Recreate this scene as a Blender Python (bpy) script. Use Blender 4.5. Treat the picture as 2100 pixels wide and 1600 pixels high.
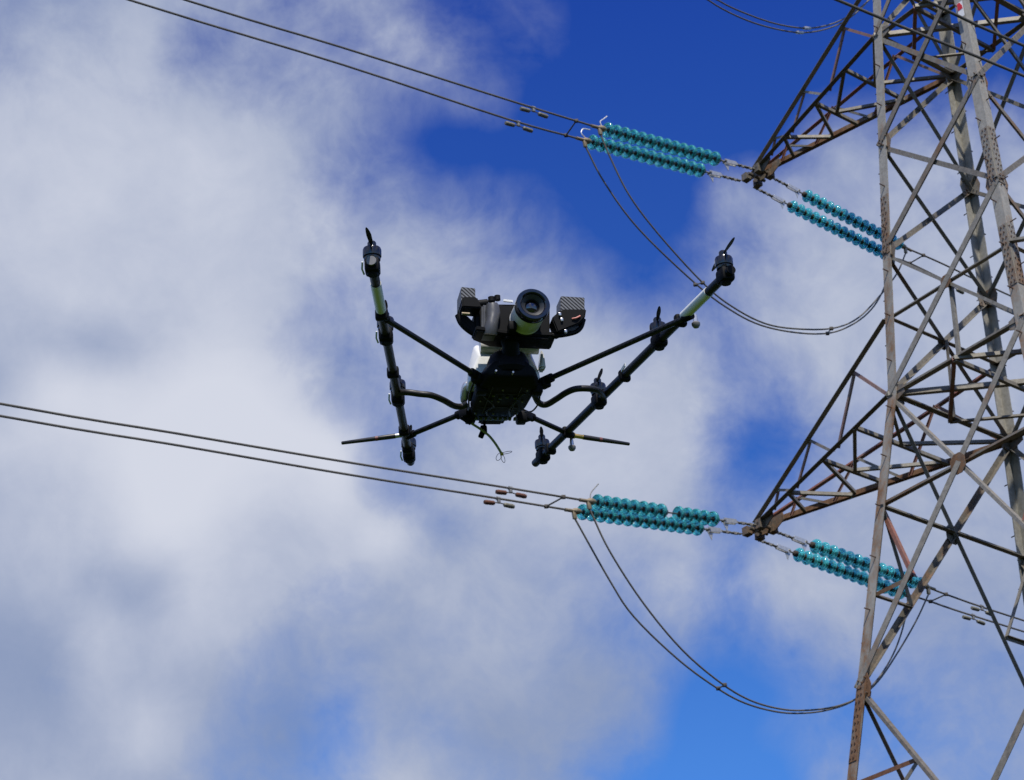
import bpy, bmesh, math, random
from mathutils import Vector, Matrix, Quaternion
V = Vector
random.seed(7)
scene = bpy.context.scene
for o in list(bpy.data.objects):
    bpy.data.objects.remove(o)
COL = scene.collection

# ------------------------------------------------------------------ camera
FPX, PITCH, ROLL = 4105.5, 0.534304, -0.022852        # focal length in photo pixels
CAM = V((0, 0, 1.6))
FWD = V((0, math.cos(PITCH), math.sin(PITCH)))
_r0, _u0 = V((1, 0, 0)), V((0, -math.sin(PITCH), math.cos(PITCH)))
RGT = _r0 * math.cos(ROLL) + _u0 * math.sin(ROLL)
UPV = _u0 * math.cos(ROLL) - _r0 * math.sin(ROLL)
cd = bpy.data.cameras.new('camera_view')
cam = bpy.data.objects.new('camera_view', cd)
COL.objects.link(cam)
cd.sensor_width = 36
cd.lens = FPX / 2100 * 36
cd.clip_start, cd.clip_end = 0.05, 20000
cd.dof.use_dof = True
cd.dof.focus_distance = 4.5
cd.dof.aperture_fstop = 28
m = Matrix.Identity(4)
for i in range(3):
    m[i][0], m[i][1], m[i][2], m[i][3] = RGT[i], UPV[i], -FWD[i], CAM[i]
cam.matrix_world = m
scene.camera = cam

def ray(X, Y):
    return (FWD * FPX + RGT * (X - 1050) + UPV * (800 - Y)).normalized()

def on_plane(X, Y, p, n):
    d = ray(X, Y)
    return CAM + d * ((p - CAM).dot(n) / d.dot(n))

# ------------------------------------------------------------------ sky, clouds, sun
SUN_DIR = V((0.05, -0.57, 0.82)).normalized()          # towards the sun: high behind the viewer
SUN_EL = math.asin(SUN_DIR.z)
SUN_AZ = math.atan2(SUN_DIR.x, SUN_DIR.y)
SKY_STRENGTH = 0.1
scene.view_settings.view_transform = 'Standard'
scene.view_settings.look = 'None'
scene.view_settings.exposure = 0.0
scene.view_settings.gamma = 1.0

# cloud cover (rows from high to low in the sky, columns from left to right), 0 clear .. 9 solid
COVER = """
7 7 8 8 7 6 5 5 5 1 1 1 0 0 0 0 0 0 0 0 0 0
7 8 8 8 5 6 5 4 5 4 1 1 0 0 0 0 0 0 0 0 0 0
8 8 8 8 8 7 6 6 3 2 2 0 0 0 0 0 0 1 1 2 2 2
9 9 9 9 9 9 8 5 2 0 0 0 0 0 0 0 1 6 6 6 6 6
9 9 9 9 9 9 8 5 4 3 2 1 0 0 0 5 6 7 7 7 7 7
9 9 9 9 9 9 8 7 7 6 5 3 1 0 1 4 6 8 8 8 8 8
9 9 9 9 9 9 8 5 5 6 6 5 5 2 2 5 7 8 8 8 8 8
9 9 9 9 9 9 7 6 6 6 7 8 8 7 7 4 7 8 8 8 8 8
9 9 9 9 9 9 8 6 6 6 7 8 9 8 8 4 4 7 7 8 8 8
9 9 9 9 9 9 9 8 6 7 7 8 9 9 8 2 1 6 7 8 8 8
9 9 9 9 9 9 9 9 6 7 8 9 9 9 8 2 3 6 8 8 8 8
9 9 9 9 9 9 9 9 9 7 8 8 8 8 8 5 7 8 8 8 8 8
9 9 9 9 9 9 8 7 8 8 8 8 7 6 7 4 8 8 8 8 8 8
9 9 9 9 9 8 7 7 8 8 8 8 7 5 5 2 5 7 7 7 7 7
9 8 9 9 9 7 7 6 8 8 8 8 8 6 1 0 1 4 4 5 6 7
9 9 9 9 8 7 6 3 7 7 8 8 7 5 0 0 1 2 3 4 5 6
9 9 9 9 7 6 5 5 8 8 7 7 4 1 0 0 0 4 5 5 5 6
"""
LIGHT = """
2 2 3 3 3 3 3 3 3 3 3 3 3 3 3 3 3 3 3 3 3 3
3 4 4 4 3 3 3 3 4 4 3 3 3 3 3 3 3 3 3 3 3 3
5 5 5 5 4 4 3 3 3 3 3 3 3 3 3 3 3 3 3 3 3 3
6 6 6 6 6 5 4 3 3 3 3 3 3 3 3 3 3 3 3 3 3 3
6 6 7 6 6 6 5 4 3 3 3 3 3 3 3 3 4 4 4 4 4 4
6 6 6 6 6 6 5 5 4 4 4 3 3 3 3 3 4 4 4 4 4 4
5 6 6 6 6 6 5 4 4 4 4 4 3 3 3 3 4 5 4 4 4 4
4 4 3 5 7 7 5 3 4 4 4 4 4 4 4 4 4 4 4 4 4 4
3 8 8 8 9 9 7 3 4 4 4 4 5 5 4 4 4 4 4 4 4 4
6 7 8 9 9 9 9 8 3 3 4 5 5 5 5 4 3 3 3 3 3 3
4 5 7 9 9 8 7 8 3 3 4 5 5 5 4 3 3 3 3 3 3 3
4 5 5 8 8 6 5 6 7 2 3 4 4 4 4 3 3 3 3 3 3 3
3 4 3 3 6 5 4 4 3 3 3 3 3 3 4 4 4 4 3 2 2 2
1 2 5 4 5 4 2 2 2 3 3 3 2 2 2 2 3 3 3 2 2 2
1 1 4 4 3 2 1 2 2 2 2 2 1 1 1 2 2 2 2 2 2 2
2 2 3 5 3 1 0 2 2 2 1 1 1 1 1 2 2 2 2 2 2 2
3 3 3 3 2 1 1 3 4 3 2 1 1 1 1 2 2 2 2 2 2 2
"""
COVER = [[int(c) / 9 for c in r.split()] for r in COVER.strip().split('\n')]
LIGHT = [[int(c) / 9 for c in r.split()] for r in LIGHT.strip().split('\n')]

def bicubic(g, x, y):
    """Catmull-Rom lookup, clamped at the rim"""
    H, W = len(g), len(g[0])
    x = min(max(x, 0.0), W - 1.0); y = min(max(y, 0.0), H - 1.0)
    i, j = int(x), int(y); u, v = x - i, y - j
    def w(t): return (((-t + 2) * t - 1) * t / 2, ((3 * t - 5) * t * t + 2) / 2, ((-3 * t + 4) * t + 1) * t / 2, (t - 1) * t * t / 2)
    wu, wv = w(u), w(v); out = 0.0
    for b_ in range(4):
        row = g[min(max(j - 1 + b_, 0), H - 1)]
        out += wv[b_] * sum(wu[a_] * row[min(max(i - 1 + a_, 0), W - 1)] for a_ in range(4))
    return min(max(out, 0.0), 1.0)

world = bpy.data.worlds.new('World')
scene.world = world
world.use_nodes = True
NT = world.node_tree
NT.nodes.clear()

class G:
    """tiny helper for node graphs"""
    def __init__(s, nt): s.nt = nt
    def n(s, t, **k):
        nd = s.nt.nodes.new(t)
        for a, b in k.items(): setattr(nd, a, b)
        return nd
    def put(s, sock, v):
        if v is None: return
        if hasattr(v, 'links'): s.nt.links.new(v, sock)
        else: sock.default_value = v
    def math(s, op, a, b=None, c=None, clamp=False):
        nd = s.n('ShaderNodeMath', operation=op); nd.use_clamp = clamp
        for i, v in enumerate((a, b, c)): s.put(nd.inputs[i], v)
        return nd.outputs[0]
    def vmath(s, op, a, b=None, c=None, scale=None):
        nd = s.n('ShaderNodeVectorMath', operation=op)
        for i, v in enumerate((a, b, c)): s.put(nd.inputs[i], v)
        if scale is not None: s.put(nd.inputs['Scale'], scale)
        return nd.outputs['Value'] if op in ('DOT_PRODUCT', 'LENGTH') else nd.outputs[0]
    def mix(s, f, a, b, mode='MIX'):
        nd = s.n('ShaderNodeMix', data_type='RGBA', blend_type=mode)
        s.put(nd.inputs[0], f); s.put(nd.inputs[6], a); s.put(nd.inputs[7], b)
        return nd.outputs[2]
    def maprange(s, v, a, b, c, d, kind='LINEAR'):
        nd = s.n('ShaderNodeMapRange', interpolation_type=kind)
        for i, x in enumerate((v, a, b, c, d)): s.put(nd.inputs[i], x)
        return nd.outputs[0]
    def noise(s, vec, scale, detail=4, rough=0.5, dist=0.0):
        nd = s.n('ShaderNodeTexNoise')
        s.put(nd.inputs['Vector'], vec); s.put(nd.inputs['Scale'], scale)
        s.put(nd.inputs['Detail'], detail); s.put(nd.inputs['Roughness'], rough); s.put(nd.inputs['Distortion'], dist)
        return nd

g = G(NT)
tc = g.n('ShaderNodeTexCoord')
d0 = tc.outputs['Generated']
s0 = g.n('ShaderNodeSeparateXYZ'); NT.links.new(d0, s0.inputs[0])
azw = g.math('ARCTAN2', s0.outputs[0], s0.outputs[1])
elw = g.math('ARCSINE', s0.outputs[2])
PA, PE0, PE1 = math.radians(40), math.radians(8), math.radians(62)     # extent of the modelled cloud field
def inside_mask(h, az, el):
    return h.math('MULTIPLY',
        h.math('MULTIPLY', h.maprange(az, -PA, -PA + .2, 0, 1), h.maprange(az, PA - .2, PA, 1, 0)),
        h.math('MULTIPLY', h.maprange(el, PE0, PE0 + .12, 0, 1), h.maprange(el, PE1 - .2, PE1, 1, 0)))
# the rest of the sky carries broken cloud of its own
far = g.maprange(g.noise(d0, 2.6, 6, 0.55).outputs[0], 0.42, 0.62, 0, 0.9)
cov2 = g.math('MULTIPLY', far, g.math('SUBTRACT', 1.0, inside_mask(g, azw, elw)))
lit2 = g.maprange(g.noise(d0, 9, 4, 0.5).outputs[0], .3, .7, .2, .8)
sky = g.n('ShaderNodeTexSky', sky_type='NISHITA')
sky.sun_disc = False
sky.sun_elevation = SUN_EL
sky.sun_rotation = SUN_AZ
sky.altitude = 200
sky.air_density, sky.dust_density, sky.ozone_density = 1.0, 0.3, 4.0
SKY_TOP, SKY_LOW = (0.19, 0.47, 1.45), (0.50, 1.00, 1.68)
hgt = g.maprange(elw, math.radians(20), math.radians(42), 0, 1)
tint = g.mix(hgt, SKY_LOW + (1,), SKY_TOP + (1,))
blue = g.mix(1.0, sky.outputs[0], tint, 'MULTIPLY')
k = 1 / SKY_STRENGTH
CLOUD_DARK = (0.235 * k, 0.305 * k, 0.49 * k, 1)
CLOUD_BRIGHT = (0.655 * k, 0.685 * k, 0.785 * k, 1)
cloud = g.mix(lit2, CLOUD_DARK, CLOUD_BRIGHT)
bg = g.n('ShaderNodeBackground')
NT.links.new(g.mix(cov2, blue, cloud), bg.inputs[0])
bg.inputs[1].default_value = SKY_STRENGTH
wo = g.n('ShaderNodeOutputWorld')
NT.links.new(bg.outputs[0], wo.inputs[0])
world.cycles.sampling_method = 'MANUAL'
world.cycles.sample_map_resolution = 512

def make_sky():
    """the cloud field ahead: a dome far beyond everything; cover and light are per-vertex, the billows are noise in the material"""
    R, NA, NE = 6000.0, 260, 180
    verts, cov_, lit_ = [], [], []
    for j in range(NE + 1):
        e = PE0 + (PE1 - PE0) * j / NE
        for i in range(NA + 1):
            a_ = -PA + 2 * PA * i / NA
            dd = V((math.sin(a_) * math.cos(e), math.cos(a_) * math.cos(e), math.sin(e)))
            k_ = FPX / dd.dot(FWD)
            X, Y = 1050 + dd.dot(RGT) * k_, 800 - dd.dot(UPV) * k_
            verts.append(dd * R); cov_.append(bicubic(COVER, X / 100, Y / 100)); lit_.append(bicubic(LIGHT, X / 100, Y / 100))
    faces = [(j * (NA + 1) + i, j * (NA + 1) + i + 1, (j + 1) * (NA + 1) + i + 1, (j + 1) * (NA + 1) + i) for j in range(NE) for i in range(NA)]
    me = bpy.data.meshes.new('sky'); me.from_pydata(verts, [], faces)
    for nm, vals in (('cover', cov_), ('light', lit_)):
        at_ = me.attributes.new(nm, 'FLOAT', 'POINT'); at_.data.foreach_set('value', vals)
    for p in me.polygons: p.use_smooth = True
    m_ = bpy.data.materials.new('clouds'); m_.use_nodes = True
    nt = m_.node_tree; nt.nodes.clear(); h = G(nt)
    t = h.n('ShaderNodeTexCoord')
    d = h.vmath('NORMALIZE', t.outputs['Object'])
    cov = h.n('ShaderNodeAttribute', attribute_name='cover').outputs['Fac']
    lit = h.n('ShaderNodeAttribute', attribute_name='light').outputs['Fac']
    sx = h.n('ShaderNodeSeparateXYZ'); nt.links.new(d, sx.inputs[0])
    ins = inside_mask(h, h.math('ARCTAN2', sx.outputs[0], sx.outputs[1]), h.math('ARCSINE', sx.outputs[2]))
    w1 = h.noise(d, 9, 2, 0.5)
    dw = h.vmath('ADD', d, h.vmath('SCALE', h.vmath('SUBTRACT', w1.outputs['Color'], (0.5, 0.5, 0.5)), scale=.05))
    f1 = h.noise(dw, 26, 9, 0.54, 0.0).outputs[0]
    f2 = h.noise(dw, 13, 4, 0.5).outputs[0]
    f3 = h.noise(h.vmath('ADD', dw, h.vmath('SCALE', h.noise(d, 40, 3, .5).outputs['Color'], scale=.012)), 95, 8, 0.62).outputs[0]
    edge = h.math('MULTIPLY', cov, h.math('SUBTRACT', 1.0, cov))            # wisps only where cover is partial
    wisp = h.math('ADD', h.math('MULTIPLY', h.math('SUBTRACT', f3, 0.5), 1.7), h.math('ADD', h.math('MULTIPLY', h.math('SUBTRACT', f1, 0.5), 2.6), h.math('MULTIPLY', h.math('SUBTRACT', f2, 0.5), 0.8)))
    cov2 = h.maprange(h.math('ADD', cov, h.math('MULTIPLY', edge, wisp)), .04, .92, 0, 1)
    # billows: bright heads and grey hollows where the cloud is thick
    le = h.math('MULTIPLY', lit, h.math('SUBTRACT', 1.0, lit))
    puff = h.math('ADD', h.math('MULTIPLY', h.math('SUBTRACT', f3, 0.5), 0.8), h.math('ADD', h.math('MULTIPLY', h.math('SUBTRACT', f1, 0.5), 1.5), h.math('MULTIPLY', h.math('SUBTRACT', f2, 0.5), 0.4)))
    lit2 = h.maprange(h.math('ADD', lit, h.math('MULTIPLY', puff, le)), .02, .98, 0, 1)
    em = h.n('ShaderNodeEmission')
    kk = SKY_STRENGTH
    nt.links.new(h.mix(lit2, tuple(c * kk for c in CLOUD_DARK[:3]) + (1,), tuple(c * kk for c in CLOUD_BRIGHT[:3]) + (1,)), em.inputs[0])
    tr_ = h.n('ShaderNodeBsdfTransparent'); mx = h.n('ShaderNodeMixShader')
    nt.links.new(h.math('MULTIPLY', cov2, ins), mx.inputs[0]); nt.links.new(tr_.outputs[0], mx.inputs[1]); nt.links.new(em.outputs[0], mx.inputs[2])
    ou = h.n('ShaderNodeOutputMaterial'); nt.links.new(mx.outputs[0], ou.inputs[0])
    m_.cycles.emission_sampling = 'NONE'
    me.materials.append(m_)
    o = bpy.data.objects.new('sky', me); COL.objects.link(o); o.location = (0, 0, 0)
    tag(o, kind='structure')

sd = bpy.data.lights.new('sun', 'SUN')
sd.energy, sd.angle, sd.color = 4.8, math.radians(0.53), (1, 0.95, 0.87)
sun = bpy.data.objects.new('sun', sd)
COL.objects.link(sun)
sun.rotation_euler = SUN_DIR.to_track_quat('Z', 'Y').to_euler()
sun.location = (-20, -30, 60)

# ------------------------------------------------------------------ mesh helpers
class MB:
    def __init__(s): s.bm = bmesh.new()
    def add(s, bm2, M=None):
        if M is not None: bmesh.ops.transform(bm2, matrix=M, verts=bm2.verts)
        me = bpy.data.meshes.new('tmp'); bm2.to_mesh(me); bm2.free()
        s.bm.from_mesh(me); bpy.data.meshes.remove(me)
        return s
    def box(s, c, size, rot=None, bevel=0.0, seg=2, taper=None):
        b = bmesh.new(); bmesh.ops.create_cube(b, size=1)
        for v_ in b.verts:
            if taper and v_.co.z < 0: v_.co.x *= taper[0]; v_.co.y *= taper[1]
            v_.co = V((v_.co.x * size[0], v_.co.y * size[1], v_.co.z * size[2]))
        if bevel: bmesh.ops.bevel(b, geom=list(b.edges), offset=bevel, segments=seg, affect='EDGES', profile=0.5)
        M = Matrix.Translation(c) @ (rot.to_4x4() if rot else Matrix.Identity(4))
        return s.add(b, M)
    def tube(s, pts, r, seg=10, caps=True):
        pts = [V(p) for p in pts]
        b = bmesh.new(); rings = []
        n = len(pts)
        t0 = (pts[1] - pts[0]).normalized()
        nn = t0.orthogonal().normalized()
        for i, p in enumerate(pts):
            if i == 0: t = t0
            elif i == n - 1: t = (pts[-1] - pts[-2]).normalized()
            else: t = ((pts[i + 1] - p).normalized() + (p - pts[i - 1]).normalized()).normalized()
            nn = (nn - t * nn.dot(t)).normalized()
            bb = t.cross(nn)
            rr = r[i] if isinstance(r, (list, tuple)) else r
            rings.append([b.verts.new(p + (nn * math.cos(2 * math.pi * k / seg) + bb * math.sin(2 * math.pi * k / seg)) * rr) for k in range(seg)])
        for i in range(n - 1):
            for k in range(seg):
                b.faces.new((rings[i][k], rings[i][(k + 1) % seg], rings[i + 1][(k + 1) % seg], rings[i + 1][k]))
        if caps:
            b.faces.new(rings[0][::-1]); b.faces.new(rings[-1])
        return s.add(b)
    def lathe(s, prof, M=None, seg=28):
        """prof: (radius, height) along local z; closes on the axis where radius is 0"""
        b = bmesh.new(); rings = []
        for (r, z) in prof:
            if r <= 1e-6: rings.append([b.verts.new((0, 0, z))])
            else: rings.append([b.verts.new((r * math.cos(2 * math.pi * k / seg), r * math.sin(2 * math.pi * k / seg), z)) for k in range(seg)])
        for A, B in zip(rings, rings[1:]):
            for k in range(seg):
                a0, a1 = A[k % len(A)], A[(k + 1) % len(A)]
                b0, b1_ = B[k % len(B)], B[(k + 1) % len(B)]
                fs = []
                for w in (a0, a1, b1_, b0):
                    if w not in fs: fs.append(w)
                if len(fs) > 2: b.faces.new(fs)
        bmesh.ops.recalc_face_normals(b, faces=b.faces)
        return s.add(b, M)
    def prism(s, poly, n, th, bevel=0.0):
        """flat polygon (3-D points) thickened along n, centred"""
        b = bmesh.new(); n = V(n).normalized() * th
        A = [b.verts.new(V(p) - n / 2) for p in poly]; B = [b.verts.new(V(p) + n / 2) for p in poly]
        b.faces.new(A[::-1]); b.faces.new(B)
        for i in range(len(poly)):
            j = (i + 1) % len(poly)
            b.faces.new((A[i], A[j], B[j], B[i]))
        bmesh.ops.recalc_face_normals(b, faces=b.faces)
        if bevel: bmesh.ops.bevel(b, geom=list(b.edges), offset=bevel, segments=2, affect='EDGES')
        return s.add(b)
    def angle(s, p, q, w, th, n, flip=False, w2=None):
        """rolled steel angle from p to q: one flange lies in the plane with normal n, the other points to -n"""
        p, q = V(p), V(q); d = (q - p).normalized()
        n = (V(n) - d * V(n).dot(d)).normalized()
        t = d.cross(n)
        if flip: t = -t
        w2 = w2 or w
        sec = [(0, 0), (w, 0), (w, -th), (th, -th), (th, -w2), (0, -w2)]
        b = bmesh.new()
        A = [b.verts.new(p + t * (x - w * .5) + n * y) for x, y in sec]
        B = [b.verts.new(q + t * (x - w * .5) + n * y) for x, y in sec]
        b.faces.new(A); b.faces.new(B[::-1])
        for i in range(6):
            j = (i + 1) % 6
            b.faces.new((A[i], B[i], B[j], A[j]))
        bmesh.ops.recalc_face_normals(b, faces=b.faces)
        return s.add(b)
    def build(s, name, mat, parent=None, world=False, sharp=35, smooth=True):
        me = bpy.data.meshes.new(name)
        if world and parent is not None:
            r = parent
            while r.parent: r = r.parent
            bmesh.ops.transform(s.bm, matrix=r.matrix_basis.inverted(), verts=s.bm.verts)
        s.bm.to_mesh(me); s.bm.free()
        me.materials.append(mat)
        if smooth:
            for p in me.polygons: p.use_smooth = True
            me.set_sharp_from_angle(angle=math.radians(sharp))
        o = bpy.data.objects.new(name, me)
        COL.objects.link(o)
        if parent is not None: o.parent = parent
        return o

def tag(o, label=None, cat=None, group=None, kind=None):
    if label: o['label'] = label
    if cat: o['category'] = cat
    if group: o['group'] = group
    if kind: o['kind'] = kind
    return o

def empty(name, M=None):
    o = bpy.data.objects.new(name, None)
    COL.objects.link(o)
    o.empty_display_size = 0.2
    if M is not None: o.matrix_basis = M
    return o

def copy_tree(o, parent=None):
    c = o.copy(); COL.objects.link(c)
    c.parent = parent
    for ch in list(o.children): copy_tree(ch, c)
    return c

def catmull(pts, k=6):
    P = [V(p) for p in pts]
    P = [P[0] * 2 - P[1]] + P + [P[-1] * 2 - P[-2]]
    out = []
    for i in range(1, len(P) - 2):
        a, b, c, d = P[i - 1], P[i], P[i + 1], P[i + 2]
        for j in range(k):
            t = j / k
            out.append(0.5 * ((2 * b) + (c - a) * t + (2 * a - 5 * b + 4 * c - d) * t * t + (3 * b - a - 3 * c + d) * t ** 3))
    out.append(P[-2])
    return out

def frame(o, x, up=(0, 0, 1)):
    """matrix with local x along x"""
    x = V(x).normalized(); y = V(up).cross(x).normalized(); z = x.cross(y)
    M = Matrix.Identity(4)
    for i in range(3): M[i][0], M[i][1], M[i][2], M[i][3] = x[i], y[i], z[i], o[i]
    return M

# ------------------------------------------------------------------ materials
def mat(name):
    m_ = bpy.data.materials.new(name); m_.use_nodes = True
    nt = m_.node_tree
    return m_, G(nt), nt.nodes['Principled BSDF'], nt

def simple(name, col, rough=0.5, metal=0.0, var=0.15, scale=30, bump=0.0, coat=0.0, spec=0.5):
    m_, h, b, nt = mat(name)
    t = h.n('ShaderNodeTexCoord')
    n1 = h.noise(t.outputs['Object'], scale, 5, 0.6)
    f = h.maprange(n1.outputs[0], 0.3, 0.7, 1 - var, 1 + var)
    nt.links.new(h.vmath('SCALE', tuple(col), scale=f), b.inputs['Base Color'])
    nt.links.new(h.maprange(n1.outputs[0], 0.3, 0.7, max(rough - .08, .02), min(rough + .08, 1)), b.inputs['Roughness'])
    b.inputs['Metallic'].default_value = metal
    b.inputs['Coat Weight'].default_value = coat
    b.inputs['Specular IOR Level'].default_value = spec
    if bump:
        bp = h.n('ShaderNodeBump'); bp.inputs['Strength'].default_value = bump; bp.inputs['Distance'].default_value = 0.002
        nt.links.new(n1.outputs[0], bp.inputs['Height']); nt.links.new(bp.outputs[0], b.inputs['Normal'])
    return m_

def steel_material():
    """weathered galvanised angle iron; the object colour carries how rusty (red) and how red-primed (green) a member is"""
    m_, h, b, nt = mat('galvanised_steel')
    t = h.n('ShaderNodeTexCoord'); oi = h.n('ShaderNodeObjectInfo')
    off = h.vmath('SCALE', (17.0, 29.0, 13.0), scale=oi.outputs['Random'])
    p = h.vmath('ADD', t.outputs['Object'], off)
    sc_ = h.n('ShaderNodeSeparateColor'); nt.links.new(oi.outputs['Color'], sc_.inputs[0])
    n1 = h.noise(h.vmath('MULTIPLY', p, (1, 1, .4)), 2.6, 7, 0.64).outputs[0]
    n2 = h.noise(p, 16, 6, 0.7).outputs[0]
    n3 = h.noise(h.vmath('MULTIPLY', p, (9, 9, 0.9)), 1.0, 4, 0.6).outputs[0]
    grey = h.mix(h.maprange(n2, .3, .7, 0, 1), (0.24, 0.225, 0.185, 1), (0.41, 0.39, 0.335, 1))
    grey = h.mix(h.maprange(n3, .5, .75, 0, .45), grey, (0.20, 0.185, 0.15, 1))
    grey = h.mix(sc_.outputs[2], grey, h.mix(h.maprange(n2, .3, .7, 0, 1), (0.085, 0.072, 0.052, 1), (0.20, 0.175, 0.135, 1)))
    rustc = h.mix(h.maprange(n2, .3, .7, 0, 1), (0.075, 0.038, 0.019, 1), (0.24, 0.128, 0.063, 1))
    sz = h.n('ShaderNodeSeparateXYZ'); nt.links.new(t.outputs['Object'], sz.inputs[0])
    low = h.maprange(sz.outputs[2], 10, 23, .19, 0)            # the lower tower is the rustier
    thr = h.math('SUBTRACT', 0.80, h.math('ADD', h.math('MULTIPLY', sc_.outputs[0], 0.50), h.math('MULTIPLY', low, h.math('ADD', sc_.outputs[0], .25))))
    mixn = h.math('ADD', h.math('MULTIPLY', n1, 0.7), h.math('MULTIPLY', n2, 0.3))
    rust = h.maprange(h.math('SUBTRACT', mixn, thr), -0.05, 0.10, 0, 1)
    c_ = h.mix(rust, grey, rustc)
    prim = h.mix(h.maprange(n2, .3, .7, 0, 1), (0.20, 0.065, 0.040, 1), (0.31, 0.115, 0.075, 1))
    c_ = h.mix(h.math('MULTIPLY', sc_.outputs[1], h.maprange(n1, .35, .5, .55, 1)), c_, prim)
    nt.links.new(c_, b.inputs['Base Color'])
    nt.links.new(h.maprange(rust, 0, 1, .55, .9), b.inputs['Roughness'])
    b.inputs['Metallic'].default_value = 0.12
    bp = h.n('ShaderNodeBump'); bp.inputs['Strength'].default_value = .25; bp.inputs['Distance'].default_value = .004
    nt.links.new(n2, bp.inputs['Height']); nt.links.new(bp.outputs[0], b.inputs['Normal'])
    return m_

def carbon_material(name, scale, light=0.09, dark=0.012, rough=0.35):
    """twill weave: diagonal light and dark tows"""
    m_, h, b, nt = mat(name)
    t = h.n('ShaderNodeTexCoord')
    w = h.n('ShaderNodeTexWave', wave_type='BANDS', bands_direction='DIAGONAL')
    mp = h.n('ShaderNodeMapping'); mp.inputs['Scale'].default_value = scale
    nt.links.new(t.outputs['Object'], mp.inputs[0]); nt.links.new(mp.outputs[0], w.inputs[0])
    w.inputs['Scale'].default_value = 1.0; w.inputs['Distortion'].default_value = 0.6; w.inputs['Detail'].default_value = 1
    f = h.maprange(w.outputs[1], .35, .65, 0, 1, 'SMOOTHSTEP')
    nt.links.new(h.mix(f, (dark, dark, dark * 1.1, 1), (light, light, light * 1.05, 1)), b.inputs['Base Color'])
    b.inputs['Roughness'].default_value = rough
    b.inputs['Specular IOR Level'].default_value = .3
    return m_

def glass_material():
    m_, h, b, nt = mat('teal_toughened_glass')
    t = h.n('ShaderNodeTexCoord')
    n1 = h.noise(t.outputs['Object'], 25, 3, .5).outputs[0]
    nt.links.new(h.mix(h.maprange(n1, .3, .7, 0, 1), (0.10, 0.66, 0.69, 1), (0.20, 0.80, 0.82, 1)), b.inputs['Base Color'])
    b.inputs['Roughness'].default_value = 0.08
    b.inputs['IOR'].default_value = 1.45
    b.inputs['Transmission Weight'].default_value = 0.74
    return m_

M_STEEL = steel_material()
M_GLASS = glass_material()
M_FIT = simple('galvanised_fitting', (0.30, 0.29, 0.26), .5, .5, .25, 40)
M_CAP = simple('rusty_insulator_cap', (0.055, 0.045, 0.035), .7, .2, .4, 60)
M_ALU = simple('aluminium_plate', (0.55, 0.56, 0.55), .4, .6, .12, 20)
M_BRASS = simple('brass_clamp', (0.34, 0.27, 0.17), .45, .5, .2, 40)
M_HORN = simple('pale_arcing_horn', (0.70, 0.68, 0.64), .45, .2, .1, 30)
M_COND = simple('weathered_conductor', (0.13, 0.12, 0.10), .6, .3, .15, 2)
M_WGT = simple('damper_weight', (0.20, 0.19, 0.14), .6, .2, .3, 25)
M_WGTR = simple('rusted_damper_weight', (0.13, 0.050, 0.028), .8, .1, .35, 25)
M_RED = simple('red_enamel', (0.62, 0.03, 0.03), .4, 0, .1, 20)
M_WHITE = simple('white_enamel', (0.80, 0.79, 0.77), .4, 0, .05, 20)
M_BOLT = simple('rusty_bolt', (0.10, 0.05, 0.03), .8, .1, .3, 50)

make_sky()

# ------------------------------------------------------------------ ground
def make_ground():
    m_, h, b, nt = mat('rough_grass')
    t = h.n('ShaderNodeTexCoord')
    n1 = h.noise(t.outputs['Object'], .6, 6, .65).outputs[0]
    n2 = h.noise(t.outputs['Object'], 9, 5, .7).outputs[0]
    c_ = h.mix(h.maprange(n1, .35, .65, 0, 1), (0.020, 0.048, 0.003, 1), (0.034, 0.064, 0.004, 1))
    c_ = h.mix(h.maprange(n2, .3, .7, 0, .4), c_, (0.022, 0.040, 0.004, 1))
    # mown grass round the viewer, then unseen dark ground added to keep tower undersides dark
    r_ = h.vmath('LENGTH', t.outputs['Object'])
    far_ = h.maprange(h.math('ADD', r_, h.math('MULTIPLY', n1, 6.0)), 13, 19, 0, 1)
    dark_ground = h.mix(h.maprange(n2, .3, .7, 0, 1), (0.012, 0.011, 0.007, 1), (0.030, 0.027, 0.014, 1))
    nt.links.new(h.mix(far_, c_, dark_ground), b.inputs['Base Color'])
    b.inputs['Roughness'].default_value = .95
    b.inputs['Specular IOR Level'].default_value = .1
    me = bpy.data.meshes.new('ground'); bm = bmesh.new()
    N = 60
    def xy(i): s_ = (i / N * 2 - 1); return math.copysign(abs(s_) ** 3, s_) * 4000
    vs = [[None] * (N + 1) for _ in range(N + 1)]
    for i in range(N + 1):
        for j in range(N + 1):
            x, y = xy(i), xy(j)
            r = math.hypot(x - 5, y - 15)
            z = 0.0 if r < 50 else (r - 50) * .01 * math.sin(x * .004 + 1) * math.cos(y * .003)
            vs[i][j] = bm.verts.new((x, y, z))
    for i in range(N):
        for j in range(N): bm.faces.new((vs[i][j], vs[i + 1][j], vs[i + 1][j + 1], vs[i][j + 1]))
    bm.to_mesh(me); bm.free(); me.materials.append(m_)
    o = bpy.data.objects.new('ground', me); COL.objects.link(o)
    tag(o, kind='structure')
make_ground()

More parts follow.
